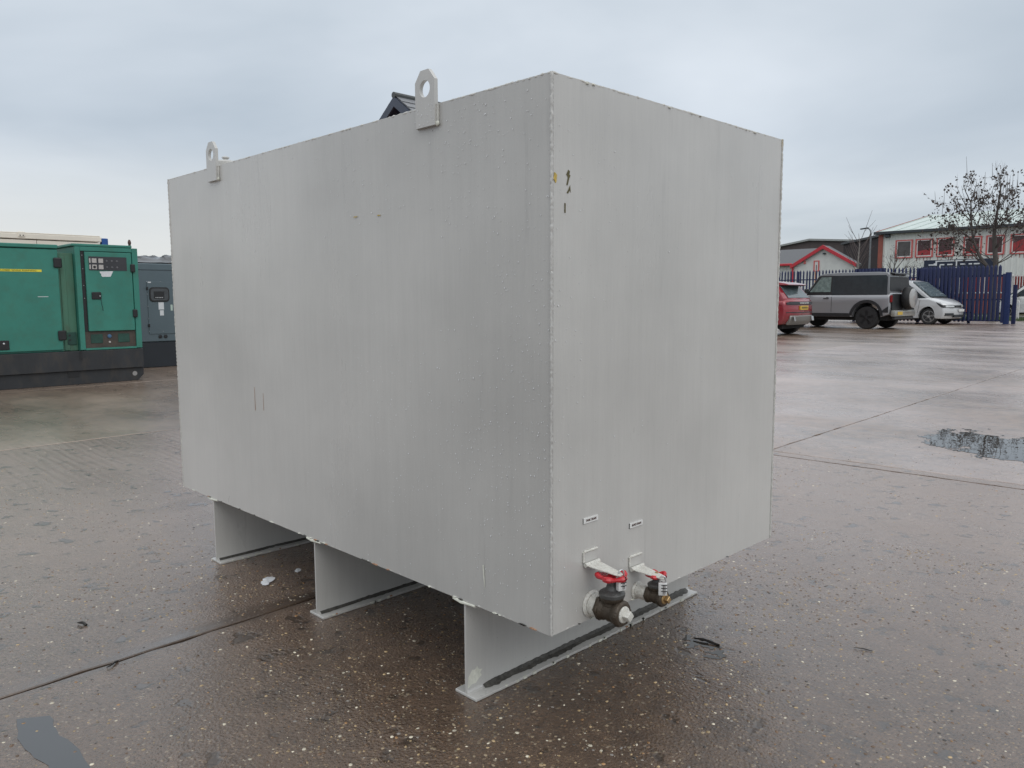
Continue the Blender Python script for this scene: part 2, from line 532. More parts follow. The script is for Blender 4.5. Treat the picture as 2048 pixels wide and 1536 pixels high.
ga = rng.uniform(0, 6.28, N); gl = rng.uniform(-0.05, 0.05, (N, 2))
V = np.zeros((N, 3, 3))
V[:, 0] = np.stack([gx - 0.012 * np.cos(ga), gy - 0.012 * np.sin(ga), np.full(N, -0.006)], 1)
V[:, 1] = np.stack([gx + 0.012 * np.cos(ga), gy + 0.012 * np.sin(ga), np.full(N, -0.006)], 1)
V[:, 2] = np.stack([gx + gl[:, 0], gy + gl[:, 1], gh], 1)
me = bpy.data.meshes.new('grass')
me.from_pydata(V.reshape(-1, 3).tolist(), [], np.arange(3 * N).reshape(-1, 3).tolist())
me.materials.append(MAT_GRASS)
tag(place('grass', me), 'short green grass on the verge beyond the blue gate', 'grass', kind='stuff')

# ------------------------------------------------------------------ pebbles standing proud of the worn concrete
PAL = np.array([(0.62, 0.56, 0.44), (0.40, 0.29, 0.16), (0.32, 0.18, 0.08), (0.14, 0.085, 0.05), (0.21, 0.19, 0.17), (0.05, 0.042, 0.036), (0.26, 0.20, 0.13)])
PW = np.array([0.10, 0.18, 0.035, 0.295, 0.09, 0.08, 0.22])


def pebble_field(n, x0, x1, y0, y1, rmin, rmax, keep):
    x = rng.uniform(x0, x1, n); y = rng.uniform(y0, y1, n)
    k = keep(x, y); x, y = x[k], y[k]
    m = len(x)
    r = rmin + (rmax - rmin) * rng.power(0.36, m)
    el = rng.uniform(0.55, 1.0, m); an = rng.uniform(0, math.pi, m)
    h = r * rng.uniform(0.10, 0.30, m)
    K = 7
    th = np.linspace(0, 2 * math.pi, K, endpoint=False)
    wob = rng.uniform(0.82, 1.15, (m, K))
    px = np.cos(th)[None] * r[:, None] * wob; py = np.sin(th)[None] * (r * el)[:, None] * wob
    ca, sa = np.cos(an)[:, None], np.sin(an)[:, None]
    qx = px * ca - py * sa; qy = px * sa + py * ca
    v0 = np.stack([x[:, None] + qx, y[:, None] + qy, np.full((m, K), -0.0015)], 2)
    v1 = np.stack([x[:, None] + qx * 0.68, y[:, None] + qy * 0.68, np.repeat((h * 0.8)[:, None], K, 1)], 2)
    v2 = np.stack([x, y, h], 1)[:, None]
    V = np.concatenate([v0, v1, v2], 1)                       # m, 2K+1, 3
    base = (np.arange(m) * (2 * K + 1))[:, None, None]
    i = np.arange(K); j = (i + 1) % K
    quads = np.stack([i, j, K + j, K + i], 1)[None] + base
    tris = np.stack([K + i, K + j, np.full(K, 2 * K)], 1)[None] + base
    col = PAL[rng.choice(len(PAL), m, p=PW)] * rng.uniform(0.55, 1.3, (m, 1))
    return V.reshape(-1, 3), quads.reshape(-1, 4), tris.reshape(-1, 3), np.repeat(col, 2 * K + 1, 0)


def in_joint(x, y):
    u = x * ct + y * st_
    v = -x * st_ + y * ct
    return (np.abs(u + 1.29) < 0.03) | (np.abs(v - 3.925) < 0.085)


def clump(x, y):
    """stones lie thick in worn patches and thin between them"""
    s = np.zeros_like(x)
    r_ = np.random.default_rng(3)
    for f in (2.2, 4.1, 7.3, 12.0):
        for _ in range(3):
            a, ph = r_.uniform(0, 6.28), r_.uniform(0, 6.28)
            s += np.sin(f * (x * np.cos(a) + y * np.sin(a)) + ph) / f ** 0.4
    return rng.uniform(0, 1, len(x)) < 0.22 + 0.78 / (1 + np.exp(-1.7 * s))


near = lambda x, y: clump(x, y) & (np.hypot(x - 0.2, y + 0.3) < 2.6) & ~in_joint(x, y)
mid = lambda x, y: clump(x, y) & (np.hypot(x - 0.2, y + 0.3) >= 2.3) & (rng.uniform(0, 1, len(x)) < np.clip(1.9 - 0.30 * np.hypot(x - 0.2, y + 0.3), 0.12, 1)) & ~in_joint(x, y)
parts_ = [pebble_field(100000, -2.4, 2.8, -2.4, 2.4, 0.0019, 0.0076, near), pebble_field(76000, -5.4, 2.9, -3.0, 6.5, 0.0020, 0.0080, mid)]
V = np.concatenate([q[0] for q in parts_]); off = len(parts_[0][0])
Q = np.concatenate([parts_[0][1], parts_[1][1] + off]); T = np.concatenate([parts_[0][2], parts_[1][2] + off])
Cc = np.concatenate([q[3] for q in parts_])
me = bpy.data.meshes.new('pebbles')
me.from_pydata(V.tolist(), [], Q.tolist() + T.tolist())
me.polygons.foreach_set('use_smooth', [True] * len(me.polygons))
ca_ = me.color_attributes.new('stone', 'FLOAT_COLOR', 'POINT')
ca_.data.foreach_set('color', np.concatenate([Cc, np.ones((len(Cc), 1))], 1).astype('f4').ravel())
m, n, l, b = new_mat('wet_pebble')
at_ = n.new('ShaderNodeVertexColor'); at_.layer_name = 'stone'
l.new(at_.outputs[0], b.inputs['Base Color']); b.inputs['Roughness'].default_value = 0.22
b.inputs['Coat Weight'].default_value = 0.25; b.inputs['Coat IOR'].default_value = 1.33; b.inputs['Coat Roughness'].default_value = 0.08
me.materials.append(m)
tag(place('pebbles', me), 'small tan, white and brown pebbles set in the wet concrete', 'pebbles', kind='stuff')

# ------------------------------------------------------------------ standing water
mw, n, l, b = new_mat('standing_water')
b.inputs['Base Color'].default_value = (0.035, 0.032, 0.028, 1); b.inputs['Roughness'].default_value = 0.015
b.inputs['IOR'].default_value = 2.2; b.inputs['Specular IOR Level'].default_value = 0.5
tcw = n.new('ShaderNodeTexCoord'); nw_ = n.new('ShaderNodeTexNoise'); nw_.inputs['Scale'].default_value = 5; nw_.inputs['Detail'].default_value = 2
l.new(tcw.outputs['Object'], nw_.inputs['Vector'])
bw = n.new('ShaderNodeBump'); bw.inputs['Strength'].default_value = 0.05; bw.inputs['Distance'].default_value = 0.02
l.new(nw_.outputs['Fac'], bw.inputs['Height']); l.new(bw.outputs[0], b.inputs['Normal'])

mw3 = mw.copy(); mw3.name = 'clear_water'
mw3.node_tree.nodes['Principled BSDF'].inputs['IOR'].default_value = 1.5
mw2 = mw.copy(); mw2.name = 'silty_water'
mw2.node_tree.nodes['Principled BSDF'].inputs['Base Color'].default_value = (0.085, 0.090, 0.095, 1)
mw2.node_tree.nodes['Principled BSDF'].inputs['IOR'].default_value = 1.45


def puddle(outline, z=0.0022, jag=0.03, seed=0, mat=None):
    """an irregular sheet; small dry islands are left where the concrete rises through it"""
    r = random.Random(seed)
    pts = []
    n_ = len(outline)
    for i in range(n_):
        p, q = Vector(outline[i]), Vector(outline[(i + 1) % n_])
        k = max(2, int((q - p).length / 0.03))
        for t in range(k):
            w = p.lerp(q, t / k)
            nn = mnoise.noise(Vector((w.x * 7, w.y * 7, seed))) * jag * 2 + mnoise.noise(Vector((w.x * 24, w.y * 24, seed + 3))) * jag
            d = (q - p).normalized()
            pts.append((w.x - d.y * nn, w.y + d.x * nn, z))
    s = MB(); s.add(pts, [tuple(range(len(pts)))])
    return tag(s.build('puddle', mat or mw, smooth=0), kind='structure')


def broken_puddle(x0, x1, y0, y1, field, cell=0.011, z=0.0016, mat=None):
    """water standing only where the uneven concrete dips: a fine sheet with islands and ragged margins"""
    nx, ny = int((x1 - x0) / cell), int((y1 - y0) / cell)
    idx, vs, fs = {}, [], []

    def vert(i, j):
        if (i, j) not in idx:
            idx[(i, j)] = len(vs)
            vs.append((x0 + i * cell, y0 + j * cell, z))
        return idx[(i, j)]
    for i in range(nx):
        for j in range(ny):
            if field(x0 + (i + .5) * cell, y0 + (j + .5) * cell) > 0:
                fs.append((vert(i, j), vert(i + 1, j), vert(i + 1, j + 1), vert(i, j + 1)))
    return tag(MB().add(vs, fs).build('puddle', mat or mw, smooth=0), kind='structure')


def puddle_field(x, y):
    q = Vector((x, y, 0))
    d = 0.62 - math.hypot((x - 0.12) / 1.30, (y - 5.25 - 0.30 * (0.3 - x) * 0.6) / 0.95)
    return d + 0.34 * mnoise.noise(q * 2.3 + Vector((3, 1, 4))) + 0.24 * mnoise.noise(q * 8 + Vector((1, 7, 2))) + 0.16 * mnoise.noise(Vector((x * 34, y * 20, 9)))


broken_puddle(-1.3, 1.5, 4.15, 6.6, puddle_field)
puddle([(-1.097, -0.930), (-1.055, -0.862), (-0.93, -0.868), (-0.82, -0.850), (-0.70, -0.862), (-0.66, -0.95), (-0.80, -0.935), (-0.95, -0.945)], jag=0.009, seed=9, mat=mw2, z=0.0009)
broken_puddle(-0.25, 0.20, 0.52, 0.98, lambda x, y: 0.025 - math.hypot((x + .03) / 1.3, y - .755) + 0.07 * mnoise.noise(Vector((x * 11, y * 11, 3))) + 0.07 * mnoise.noise(Vector((x * 45, y * 45, 6))), 0.0035, 0.0010, mw3)
puddle([(1.6, 2.2), (2.1, 2.4), (2.0, 3.0), (1.5, 2.8)], jag=0.06, seed=15)

# ------------------------------------------------------------------ the steel tank
TL, TD, TZ0, TZ1 = 2.2486, 1.1372, 0.2821, 1.6399


def tank_paint(name, col=(0.525, 0.515, 0.490), sheen_fade=False):
    m, n, l, b = new_mat(name)
    tc = n.new('ShaderNodeTexCoord'); P = tc.outputs['Object']

    def nz(scale, stretch, detail=5, rough=0.6, loc=(0, 0, 0)):
        mp = n.new('ShaderNodeMapping'); mp.inputs['Scale'].default_value = stretch; mp.inputs['Location'].default_value = loc
        l.new(P, mp.inputs[0])
        t = n.new('ShaderNodeTexNoise'); t.inputs['Scale'].default_value = scale; t.inputs['Detail'].default_value = detail
        t.inputs['Roughness'].default_value = rough
        l.new(mp.outputs[0], t.inputs['Vector'])
        return t.outputs['Fac']

    def rng_(f, a, c, lo, hi):
        r = n.new('ShaderNodeMapRange')
        for k, v in (('From Min', a), ('From Max', c), ('To Min', lo), ('To Max', hi)):
            r.inputs[k].default_value = v
        l.new(f, r.inputs[0])
        return r.outputs[0]

    def mul(a, c, op='MULTIPLY'):
        x = n.new('ShaderNodeMath'); x.operation = op
        for s, v in ((0, a), (1, c)):
            if isinstance(v, (int, float)):
                x.inputs[s].default_value = v
            else:
                l.new(v, x.inputs[s])
        return x.outputs[0]

    cloud = rng_(nz(1.3, (1, 1, 1.3), 4, 0.5), 0.3, 0.7, 0.86, 1.09)        # uneven coats
    streak = rng_(nz(34, (1, 1, 0.035), 5, 0.65), 0.25, 0.75, 0.965, 1.032)   # brush and rain runs
    fine = rng_(nz(150, (1, 1, 0.06), 3, 0.6), 0.25, 0.75, 0.97, 1.03)
    run = rng_(nz(15, (1, 1, 0.07), 6, 0.7, (3, 1, 2)), 0.60, 0.74, 1.0, 0.86)   # dirty tear marks
    tone = mul(mul(cloud, streak), mul(fine, run))
    if sheen_fade:      # sky sheen weakening towards the near end, painted as a darker tone
        sx = n.new('ShaderNodeSeparateXYZ'); l.new(P, sx.inputs[0])
        wx = mul(sx.outputs['X'], mul(nz(2.2, (1, 1, .5), 4, .6, (2, 5, 1)), 0.9), 'ADD')
        tone = mul(tone, rng_(wx, -0.75, 0.15, 1.03, 0.90))
    vm = n.new('ShaderNodeVectorMath'); vm.operation = 'SCALE'; vm.inputs[0].default_value = col
    l.new(tone, vm.inputs['Scale'])
    sp = n.new('ShaderNodeValToRGB'); l.new(nz(260, (1, 1, 0.6), 2, 0.5, (7, 7, 7)), sp.inputs[0])
    sp.color_ramp.elements[0].position = 0.735; sp.color_ramp.elements[1].position = 0.76
    sp.color_ramp.elements[0].color = (0, 0, 0, 1); sp.color_ramp.elements[1].color = (0.6, 0.6, 0.6, 1)
    mx = n.new('ShaderNodeMix'); mx.data_type = 'RGBA'
    l.new(sp.outputs[0], mx.inputs[0]); l.new(vm.outputs[0], mx.inputs[6]); mx.inputs[7].default_value = (0.10, 0.08, 0.06, 1)
    l.new(mx.outputs[2], b.inputs['Base Color'])
    l.new(rng_(nz(3.2, (1, 1, 0.35), 5, 0.65, (5, 2, 1)), 0.3, 0.7, 0.24, 0.46), b.inputs['Roughness'])
    b.inputs['Specular IOR Level'].default_value = 0.5
    b.inputs['Coat Weight'].default_value = 0.8; b.inputs['Coat Roughness'].default_value = 0.33
    bp = n.new('ShaderNodeBump'); bp.inputs['Strength'].default_value = 0.5; bp.inputs['Distance'].default_value = 1.0
    hs = mul(mul(nz(90, (1, 1, 0.12), 4, 0.6), 0.00045), mul(mul(nz(220, (1, 1, 1), 3, 0.6), 0.0003), mul(nz(5, (1, 1, 1), 2, 0.5), 0.0016), 'ADD'), 'ADD')
    l.new(hs, bp.inputs['Height']); l.new(bp.outputs[0], b.inputs['Normal'])
    return m


MAT_TANK = tank_paint('grey_tank_paint')
MAT_TANK_SIDE = tank_paint('sheen_fade_grey_paint', sheen_fade=True)
MAT_WELD = paint('painted_weld', (0.54, 0.53, 0.495), 0.4, var=0.15, scale=40, bump=0.5, bscale=260)
MAT_CHIP_W = paint('bare_primer', (0.66, 0.66, 0.58), 0.6, var=0.15, scale=60)
MAT_CHIP_Y = paint('yellow_paint_mark', (0.50, 0.36, 0.08), 0.55, var=0.3, scale=120)
MAT_CHIP_B = paint('scraped_mark', (0.10, 0.085, 0.03), 0.6, var=0.4, scale=200)
MAT_RUST = paint('rust', (0.36, 0.20, 0.12), 0.8, var=0.4, scale=160)
MAT_GRIME = paint('wet_grime', (0.068, 0.064, 0.056), 0.5, var=0.5, scale=60, bump=0.8, bscale=200)

tank = thing('fuel_tank', 'big grey painted steel box tank on three beams in the wet yard', 'tank')
T_ = 0.005


def sheet(name, o, ax, bx_, w, h, nrm, thick=T_, nu=40, nv=30, amp=0.0012, seed=0):
    """a rolled plate with the slight waviness of welded sheet; o is a corner, ax and bx_ its two edges"""
    o, ax, bx_, nrm = Vector(o), Vector(ax), Vector(bx_), Vector(nrm)
    vs, fs = [], []
    for j in range(nv + 1):
        for i in range(nu + 1):
            a, c = i / nu, j / nv
            edge = min(1, 6 * min(a, 1 - a)) * min(1, 6 * min(c, 1 - c))
            d = amp * edge * mnoise.noise(Vector((a * w * 2.2, c * h * 2.2, seed))) * 2
            vs.append(o + ax * (a * w) + bx_ * (c * h) + nrm * d)
    n1 = len(vs)
    for j in range(nv):
        for i in range(nu):
            k = j * (nu + 1) + i
            fs.append((k, k + 1, k + nu + 2, k + nu + 1))
    back = [o - nrm * thick, o + ax * w - nrm * thick, o + ax * w + bx_ * h - nrm * thick, o + bx_ * h - nrm * thick]
    vs += back
    bk = [n1, n1 + 1, n1 + 2, n1 + 3]
    fs.append(tuple(reversed(bk)))
    e0 = [i for i in range(nu + 1)]; e1 = [j * (nu + 1) + nu for j in range(nv + 1)]
    e2 = [nv * (nu + 1) + i for i in range(nu, -1, -1)]; e3 = [j * (nu + 1) for j in range(nv, -1, -1)]
    for e, (p, q) in zip((e0, e1, e2, e3), ((0, 1), (1, 2), (2, 3), (3, 0))):
        fs.append(tuple(e) + (bk[q], bk[p]))
    s = MB(); s.add(vs, fs)
    return s.build(name, MAT_TANK_SIDE if name == 'side_panel' else MAT_TANK, tank, smooth=30)


sheet('side_panel', (-TL, 0, TZ0), (1, 0, 0), (0, 0, 1), TL, TZ1 - TZ0, (0, -1, 0), seed=1)
sheet('side_panel', (0, TD, TZ0), (-1, 0, 0), (0, 0, 1), TL, TZ1 - TZ0, (0, 1, 0), seed=2)
sheet('end_panel', (0, T_ + .001, TZ0), (0, 1, 0), (0, 0, 1), TD - 2 * T_ - .002, TZ1 - TZ0, (1, 0, 0), seed=3)
sheet('end_panel', (-TL, TD - T_ - .001, TZ0), (0, -1, 0), (0, 0, 1), TD - 2 * T_ - .002, TZ1 - TZ0, (-1, 0, 0), seed=4)
s = MB(); s.box(-TL + .006, -.006, .006, TD - .006, TZ1 - .006, TZ1 - .001); s.build('top_panel', MAT_TANK, tank, smooth=0)
s = MB(); s.box(-TL + .006, -.006, .006, TD - .006, TZ0 + .001, TZ0 + .006); s.build('bottom_panel', MAT_TANK, tank, smooth=0)


def bead(p, q, rad, step, name='weld_bead', jit=0.28, seed=0, n=7, mat=None):
    r = random.Random(seed)
    p, q = Vector(p), Vector(q)
    k = int((q - p).length / step)
    pts, rads = [], []
    dr = (q - p).normalized(); o1 = dr.orthogonal().normalized(); o2 = dr.cross(o1)
    for i in range(k + 1):
        pts.append(p.lerp(q, i / k) + (o1 * r.gauss(0, 1) + o2 * r.gauss(0, 1)) * rad * 0.13)
        rads.append(rad * ((1.14 if i % 2 else 0.84) + jit * r.uniform(-0.5, 0.5)))
    s = MB(); s.tube(pts, rads, n)
    return s.build(name, mat or MAT_WELD, tank, smooth=60)


bead((0.0005, -0.0005, TZ0 + .002), (0.0005, -0.0005, TZ1 - .002), 0.0036, 0.0042, seed=1, jit=0.2, mat=MAT_TANK)
bead((-TL, 0.001, TZ0), (-TL, 0.001, TZ1), 0.004, 0.008, seed=2)
bead((0, TD - .001, TZ0), (0, TD - .001, TZ1), 0.004, 0.008, seed=3)
bead((-TL, 0.003, TZ1 - .002), (0, 0.003, TZ1 - .002), 0.0034, 0.010, seed=4, jit=0.5)
bead((-0.003, 0, TZ1 - .002), (-0.003, TD, TZ1 - .002), 0.0034, 0.010, seed=5, jit=0.5)
bead((-TL, 0.003, TZ0 + .002), (0, 0.003, TZ0 + .002), 0.003, 0.012, seed=6, jit=0.5)
bead((-0.003, 0, TZ0 + .002), (-0.003, TD, TZ0 + .002), 0.003, 0.012, seed=7, jit=0.5)

# beams: web between two flanges, with a torn line of grime along the foot
FW = 0.0911
for bi, bxc in enumerate((-0.3288, -1.1294, -1.9474)):
    y0, y1 = 0.002, TD - 0.002
    beam = MB().box(bxc - 0.0035, bxc + 0.0035, y0 + .001, y1 - .001, 0.0085, 0.2725).build('beam', MAT_TANK, tank, smooth=0)
    if bi == 0:
        tag(beam, 'front beam with a pale scraped patch at its near foot')
    for nm, z0, z1 in (('bottom_flange', 0.0, 0.0085), ('top_flange', 0.2725, 0.2815)):
        ys = np.linspace(y0, y1, 60)
        r = random.Random(bi * 7 + int(z1 * 100))
        left = [(bxc - FW / 2 + r.gauss(0, 0.0006), y) for y in ys]
        right = [(bxc + FW / 2 + r.gauss(0, 0.0009), y) for y in ys[::-1]]
        MB().prism(left + right, z0 + 0.0004, z1, 'xy').build(nm, MAT_TANK, beam, smooth=0, bevel=0.0012, bang=60)
    # root fillets
    for sx in (-1, 1):
        for z, dz in ((0.0085, 1), (0.2725, -1)):
            out = [(bxc + sx * 0.0035, z), (bxc + sx * 0.0125, z), (bxc + sx * 0.0065, z + dz * 0.003), (bxc + sx * 0.0035, z + dz * 0.009)]
            MB().prism(out, y0 + .002, y1 - .002, 'xz').build('root_fillet', MAT_TANK, beam)
    # grime lying on the foot, right (+x) side
    vs, fs = [], []
    K = 240
    for i in range(K + 1):
        y = y0 + 0.05 * (bi == 0) + 0.012 + (y1 - y0 - 0.08) * i / K
        w = (0.009 if bi == 0 else 0.0) + 0.010 * mnoise.noise(Vector((y * 9, bi, 0))) + 0.006 * mnoise.noise(Vector((y * 60, bi, 4)))
        hh = (0.003 if bi == 0 else 0.0) + 0.006 * abs(mnoise.noise(Vector((y * 30, bi, 8)))) + 0.003 * abs(mnoise.noise(Vector((y * 75, bi, 2))))
        fade = min(1, i / 8) * min(1, (K - i) / 4) * (1 if bi == 0 else max(0, min(1, .4 + 2.2 * mnoise.noise(Vector((y * 6, bi, 11))))))
        w, hh = w * fade + .002, hh * fade + .002
        vs += [(bxc + 0.0042, y, 0.0145 + hh), (bxc + 0.0105, y, 0.0128), (bxc + 0.013 + w, y, 0.0092)]
    for i in range(K):
        for c in range(2):
            fs.append((3 * i + c, 3 * i + 3 + c, 3 * i + 4 + c, 3 * i + 1 + c))
    MB().add(vs, fs).build('grime_line', MAT_GRIME, beam)
    # chipped pale paint along the edge of the foot and at the beam's end
    r = random.Random(50 + bi)
    for k in range(26):
        y = r.uniform(y0 + 0.02, y1 - 0.02); ln = r.uniform(0.003, 0.016)
        MB().box(bxc + FW / 2 - 0.003, bxc + FW / 2 + 0.0022, y, y + ln, 0.0012 + .004 * (k % 3 == 0), 0.0091).build('paint_chip', MAT_CHIP_W if k % 9 else MAT_RUST, beam, smooth=0)
    w_ = MB(); w_.tube([(bxc - FW / 2, 0.0, TZ0 - .003), (bxc - .01, -0.001, TZ0 - .005), (bxc + .012, -0.001, TZ0 - .004), (bxc + FW / 2, 0.0, TZ0 - .003)], [.0035, .0052, .004, .003], 7)
    w_.build('weld_bead', MAT_CHIP_W, beam)


def decal(name, pts, mat, parent, plane, off, loc):
    """a thin flake of paint: outline pts in the plane's own two axes"""
    s = MB(); s.prism(pts, 0, off, plane)
    o = s.build(name, mat, parent, smooth=0)
    o.location = loc
    return o


beam0 = [o for o in tank.children if o.name.startswith('beam')][0]
decal('scraped_patch', [(0.004, 0.012), (0.018, 0.02), (0.034, 0.018), (0.044, 0.028), (0.056, 0.034), (0.050, 0.044), (0.058, 0.052), (0.045, 0.056), (0.040, 0.066), (0.030, 0.058), (0.022, 0.062), (0.012, 0.050), (0.006, 0.044)],
      MAT_CHIP_W, beam0, 'yz', 0.0008, (-0.3288 + 0.0036, 0.004, 0.012))

# lifting lugs: chamfered plate with an eye, welded over the top edge
MAT_LUG = tank_paint('grey_lug_paint', (0.51, 0.50, 0.475))


def lug(xc, w, label):
    t0, t1 = -0.0125, -0.0008
    hw = w / 2
    zb, zt, zs = 1.583, 1.732, 1.703
    N_ = 28
    hc, hr = (xc, 1.683), 0.0225
    out = [(xc - hw, zb), (xc + hw, zb), (xc + hw, zs), (xc + hw * 0.42, zt), (xc - hw * 0.42, zt), (xc - hw, zs)]

    def hit(a):       # the outline along a ray from the eye's centre
        d = Vector((math.cos(a), math.sin(a))); best = 1e9
        for i in range(6):
            p, q = Vector(out[i]), Vector(out[(i + 1) % 6])
            e = q - p; den = d.x * e.y - d.y * e.x
            if abs(den) < 1e-9:
                continue
            rel = p - Vector(hc)
            t = (rel.x * e.y - rel.y * e.x) / den; s_ = (rel.x * d.y - rel.y * d.x) / den
            if t > 0 and -1e-6 <= s_ <= 1 + 1e-6:
                best = min(best, t)
        return (hc[0] + d.x * best, hc[1] + d.y * best)
    angs = sorted(set([2 * math.pi * k / N_ for k in range(N_)] + [math.atan2(p[1] - hc[1], p[0] - hc[0]) % (2 * math.pi) for p in out]))
    n = len(angs)
    vs = []
    for y in (t0, t1):
        vs += [(hit(a)[0], y, hit(a)[1]) for a in angs]
        vs += [(hc[0] + hr * math.cos(a), y, hc[1] + hr * math.sin(a)) for a in angs]
    fs = []
    for i in range(n):
        j = (i + 1) % n
        fs += [(i, j, n + j, n + i), (2 * n + j, 2 * n + i, 3 * n + i, 3 * n + j), (i, 2 * n + i, 2 * n + j, j), (n + j, 3 * n + j, 3 * n + i, n + i)]
    o = MB().add(vs, fs).build('lifting_lug', MAT_LUG, tank, smooth=30)
    o['label'] = label
    b1 = MB().tube([(xc + hw + 0.001, -0.003, zb + k * 0.006) for k in range(10)], [0.0042 + 0.0012 * (k % 2) for k in range(10)], 7)
    b1.build('weld_bead', MAT_WELD, o, smooth=60)
    MB().lathe([(0.001, -0.004), (0.0062, -0.002), (0.0072, 0.001), (0.004, 0.005), (0.001, 0.006)], (xc + hw + 0.002, -0.006, zb + 0.004), 'y', 10).build('weld_blob', MAT_CHIP_W, o)
    MB().tube([(xc - hw - 0.001, -0.003, zb + k * 0.006) for k in range(10)], [0.004 + 0.001 * (k % 2) for k in range(10)], 7).build('weld_bead', MAT_WELD, o, smooth=60)


lug(-0.4515, 0.083, 'lifting lug nearer the corner')
lug(-1.788, 0.083, 'lifting lug near the far end')

# filler cap and a vent boss on the roof
cap = MB().lathe([(r_ * .92, h_ * .95) for r_, h_ in ((0.036, 0), (0.036, 0.014), (0.046, 0.016), (0.048, 0.036), (0.043, 0.043), (0.012, 0.045), (0.010, 0.052), (0.017, 0.056), (0.017, 0.060), (0.008, 0.064))], (-1.985, 0.14, TZ1 + .020), 'z', 24)
cap.lathe([(0.032, 0), (0.032, .021)], (-1.985, 0.14, TZ1 - .002), 'z', 24)
cap.box(-2.03, -2.012, 0.133, 0.147, TZ1 + .034, TZ1 + .050)
o = cap.build('filler_cap', MAT_LUG, tank)
MB().lathe([(0.020, 0), (0.020, 0.012), (0.012, 0.018), (0.002, 0.020)], (-1.50, 0.09, TZ1 + .012), 'z', 14).build('vent_boss', MAT_LUG, tank)

# scuffs and paint marks
decal('paint_mark', blob(9, .007, .011, .4, 1), MAT_CHIP_Y, tank, 'yz', .0007, (0.0006, 0.012, 1.402))
decal('paint_mark', [(-.006, -.02), (-.002, -.021), (.004, -.004), (.008, .003), (.004, .005), (.006, .012), (.001, .016), (-.007, .004), (-.004, .002), (-.001, -.003)], MAT_CHIP_B, tank, 'yz', .0007, (0.0006, 0.058, 1.409))
decal('paint_mark', [(-.008, -.009), (-.003, -.003), (.004, .009), (.006, -.008), (.002, -.002), (-.003, -.011)], MAT_CHIP_B, tank, 'yz', .0007, (0.0006, 0.061, 1.380))
decal('paint_mark', [(-.002, -.012), (.002, -.012), (.002, .010), (-.002, .011)], MAT_CHIP_B, tank, 'yz', .0007, (0.0006, 0.047, 1.335))
decal('paint_mark', blob(8, .013, .0018, .5, 3), MAT_CHIP_Y, tank, 'xz', -.0007, (-0.814, -0.0010, 1.372))
decal('paint_mark', blob(8, .008, .0022, .5, 4), MAT_CHIP_Y, tank, 'xz', -.0007, (-0.690, -0.0010, 1.367))
decal('rust_run', [(-.0008, -.06), (.0012, -.06), (.0016, -.05), (.0006, -.03), (.0010, .02), (-.0002, .03), (-.0006, -.02)], MAT_RUST, tank, 'xz', -.0006, (-1.524, -0.0010, 0.761))
decal('rust_run', [(-.0006, -.05), (.0008, -.05), (.0007, -.04), (.0003, .015), (-.0003, .015)], MAT_RUST, tank, 'xz', -.0006, (-1.457, -0.0010, 0.757))
decal('paint_mark', [(-.005, .03), (.001, .032), (.004, -.02), (.002, -.035)], MAT_CHIP_W, tank, 'xz', -.0005, (-0.245, -0.0012, 0.375))
decal('paint_mark', blob(8, .002, .012, .5, 6), MAT_CHIP_Y, tank, 'yz', .0007, (0.0006, TD - .004, 1.628))
r = random.Random(77)
for k in range(14):    # nicks along the top and bottom arrises
    y = r.uniform(0.05, TD - .03); z = r.choice((TZ1 - .004, TZ1 - .003, TZ0 + .002))
    decal('edge_nick', blob(6, r.uniform(.003, .008), r.uniform(.0008, .002), .4, k), r.choice((MAT_CHIP_W, MAT_CHIP_W, MAT_CHIP_W, MAT_GRIME)), tank, 'yz', .0045, (0.0, y, z))
for k in range(26):
    x = r.uniform(-TL + .03, -.03)
    decal('edge_nick', blob(6, r.uniform(.004, .016), r.uniform(.0008, .002), .4, k), r.choice((MAT_CHIP_W, MAT_GRIME, MAT_GRIME, MAT_RUST)), tank, 'xz', -.0040, (x, 0.0, TZ0 + .002))

# rain standing in beads on the two faces and the near lug
m, n, l, b = new_mat('rain_water')
b.inputs['Base Color'].default_value = (0.74, 0.75, 0.76, 1); b.inputs['Roughness'].default_value = 0.05; b.inputs['IOR'].default_value = 1.33  # whitish base colour stands in for sky glints in the clear drops
MAT_RAIN = m


def drops(n_, pick, to_world, nrm, name='raindrops'):
    s_v, s_f = [], []
    rr = random.Random(n_)
    K = 6
    for _ in range(n_):
        a, c = pick(rr)
        rad = rr.uniform(0.0005, 0.0013) * (1.25 if rr.random() < 0.12 else 1)
        ln = rr.uniform(1.0, 2.1)
        o = len(s_v)
        for ring, (f, h) in enumerate(((1.0, 0.0), (0.7, 0.55))):
            for k in range(K):
                t = 2 * math.pi * k / K
                s_v.append(to_world(a + rad * f * math.cos(t), c + rad * ln * f * math.sin(t) - (h * rad * 0.4), h * rad))
        s_v.append(to_world(a, c - rad * 0.4, rad * 0.75))
        for k in range(K):
            j = (k + 1) % K
            s_f += [(o + k, o + j, o + K + j, o + K + k), (o + K + k, o + K + j, o + 2 * K)]
    ob = MB().add(s_v, s_f).build(name, MAT_RAIN, tank, smooth=80)
    tag(ob, kind='stuff')


def pick_left(rr):
    while True:
        x = -abs(rr.expovariate(1.9)); z = rr.uniform(TZ0 + .02, TZ1 - .02)
        if x > -1.6 and mnoise.noise(Vector((x * 3, z * 2.2, 5))) + 0.35 * mnoise.noise(Vector((x * 26, z * 1.5, 2))) > rr.uniform(-.45, .5):
            return x - .008, z


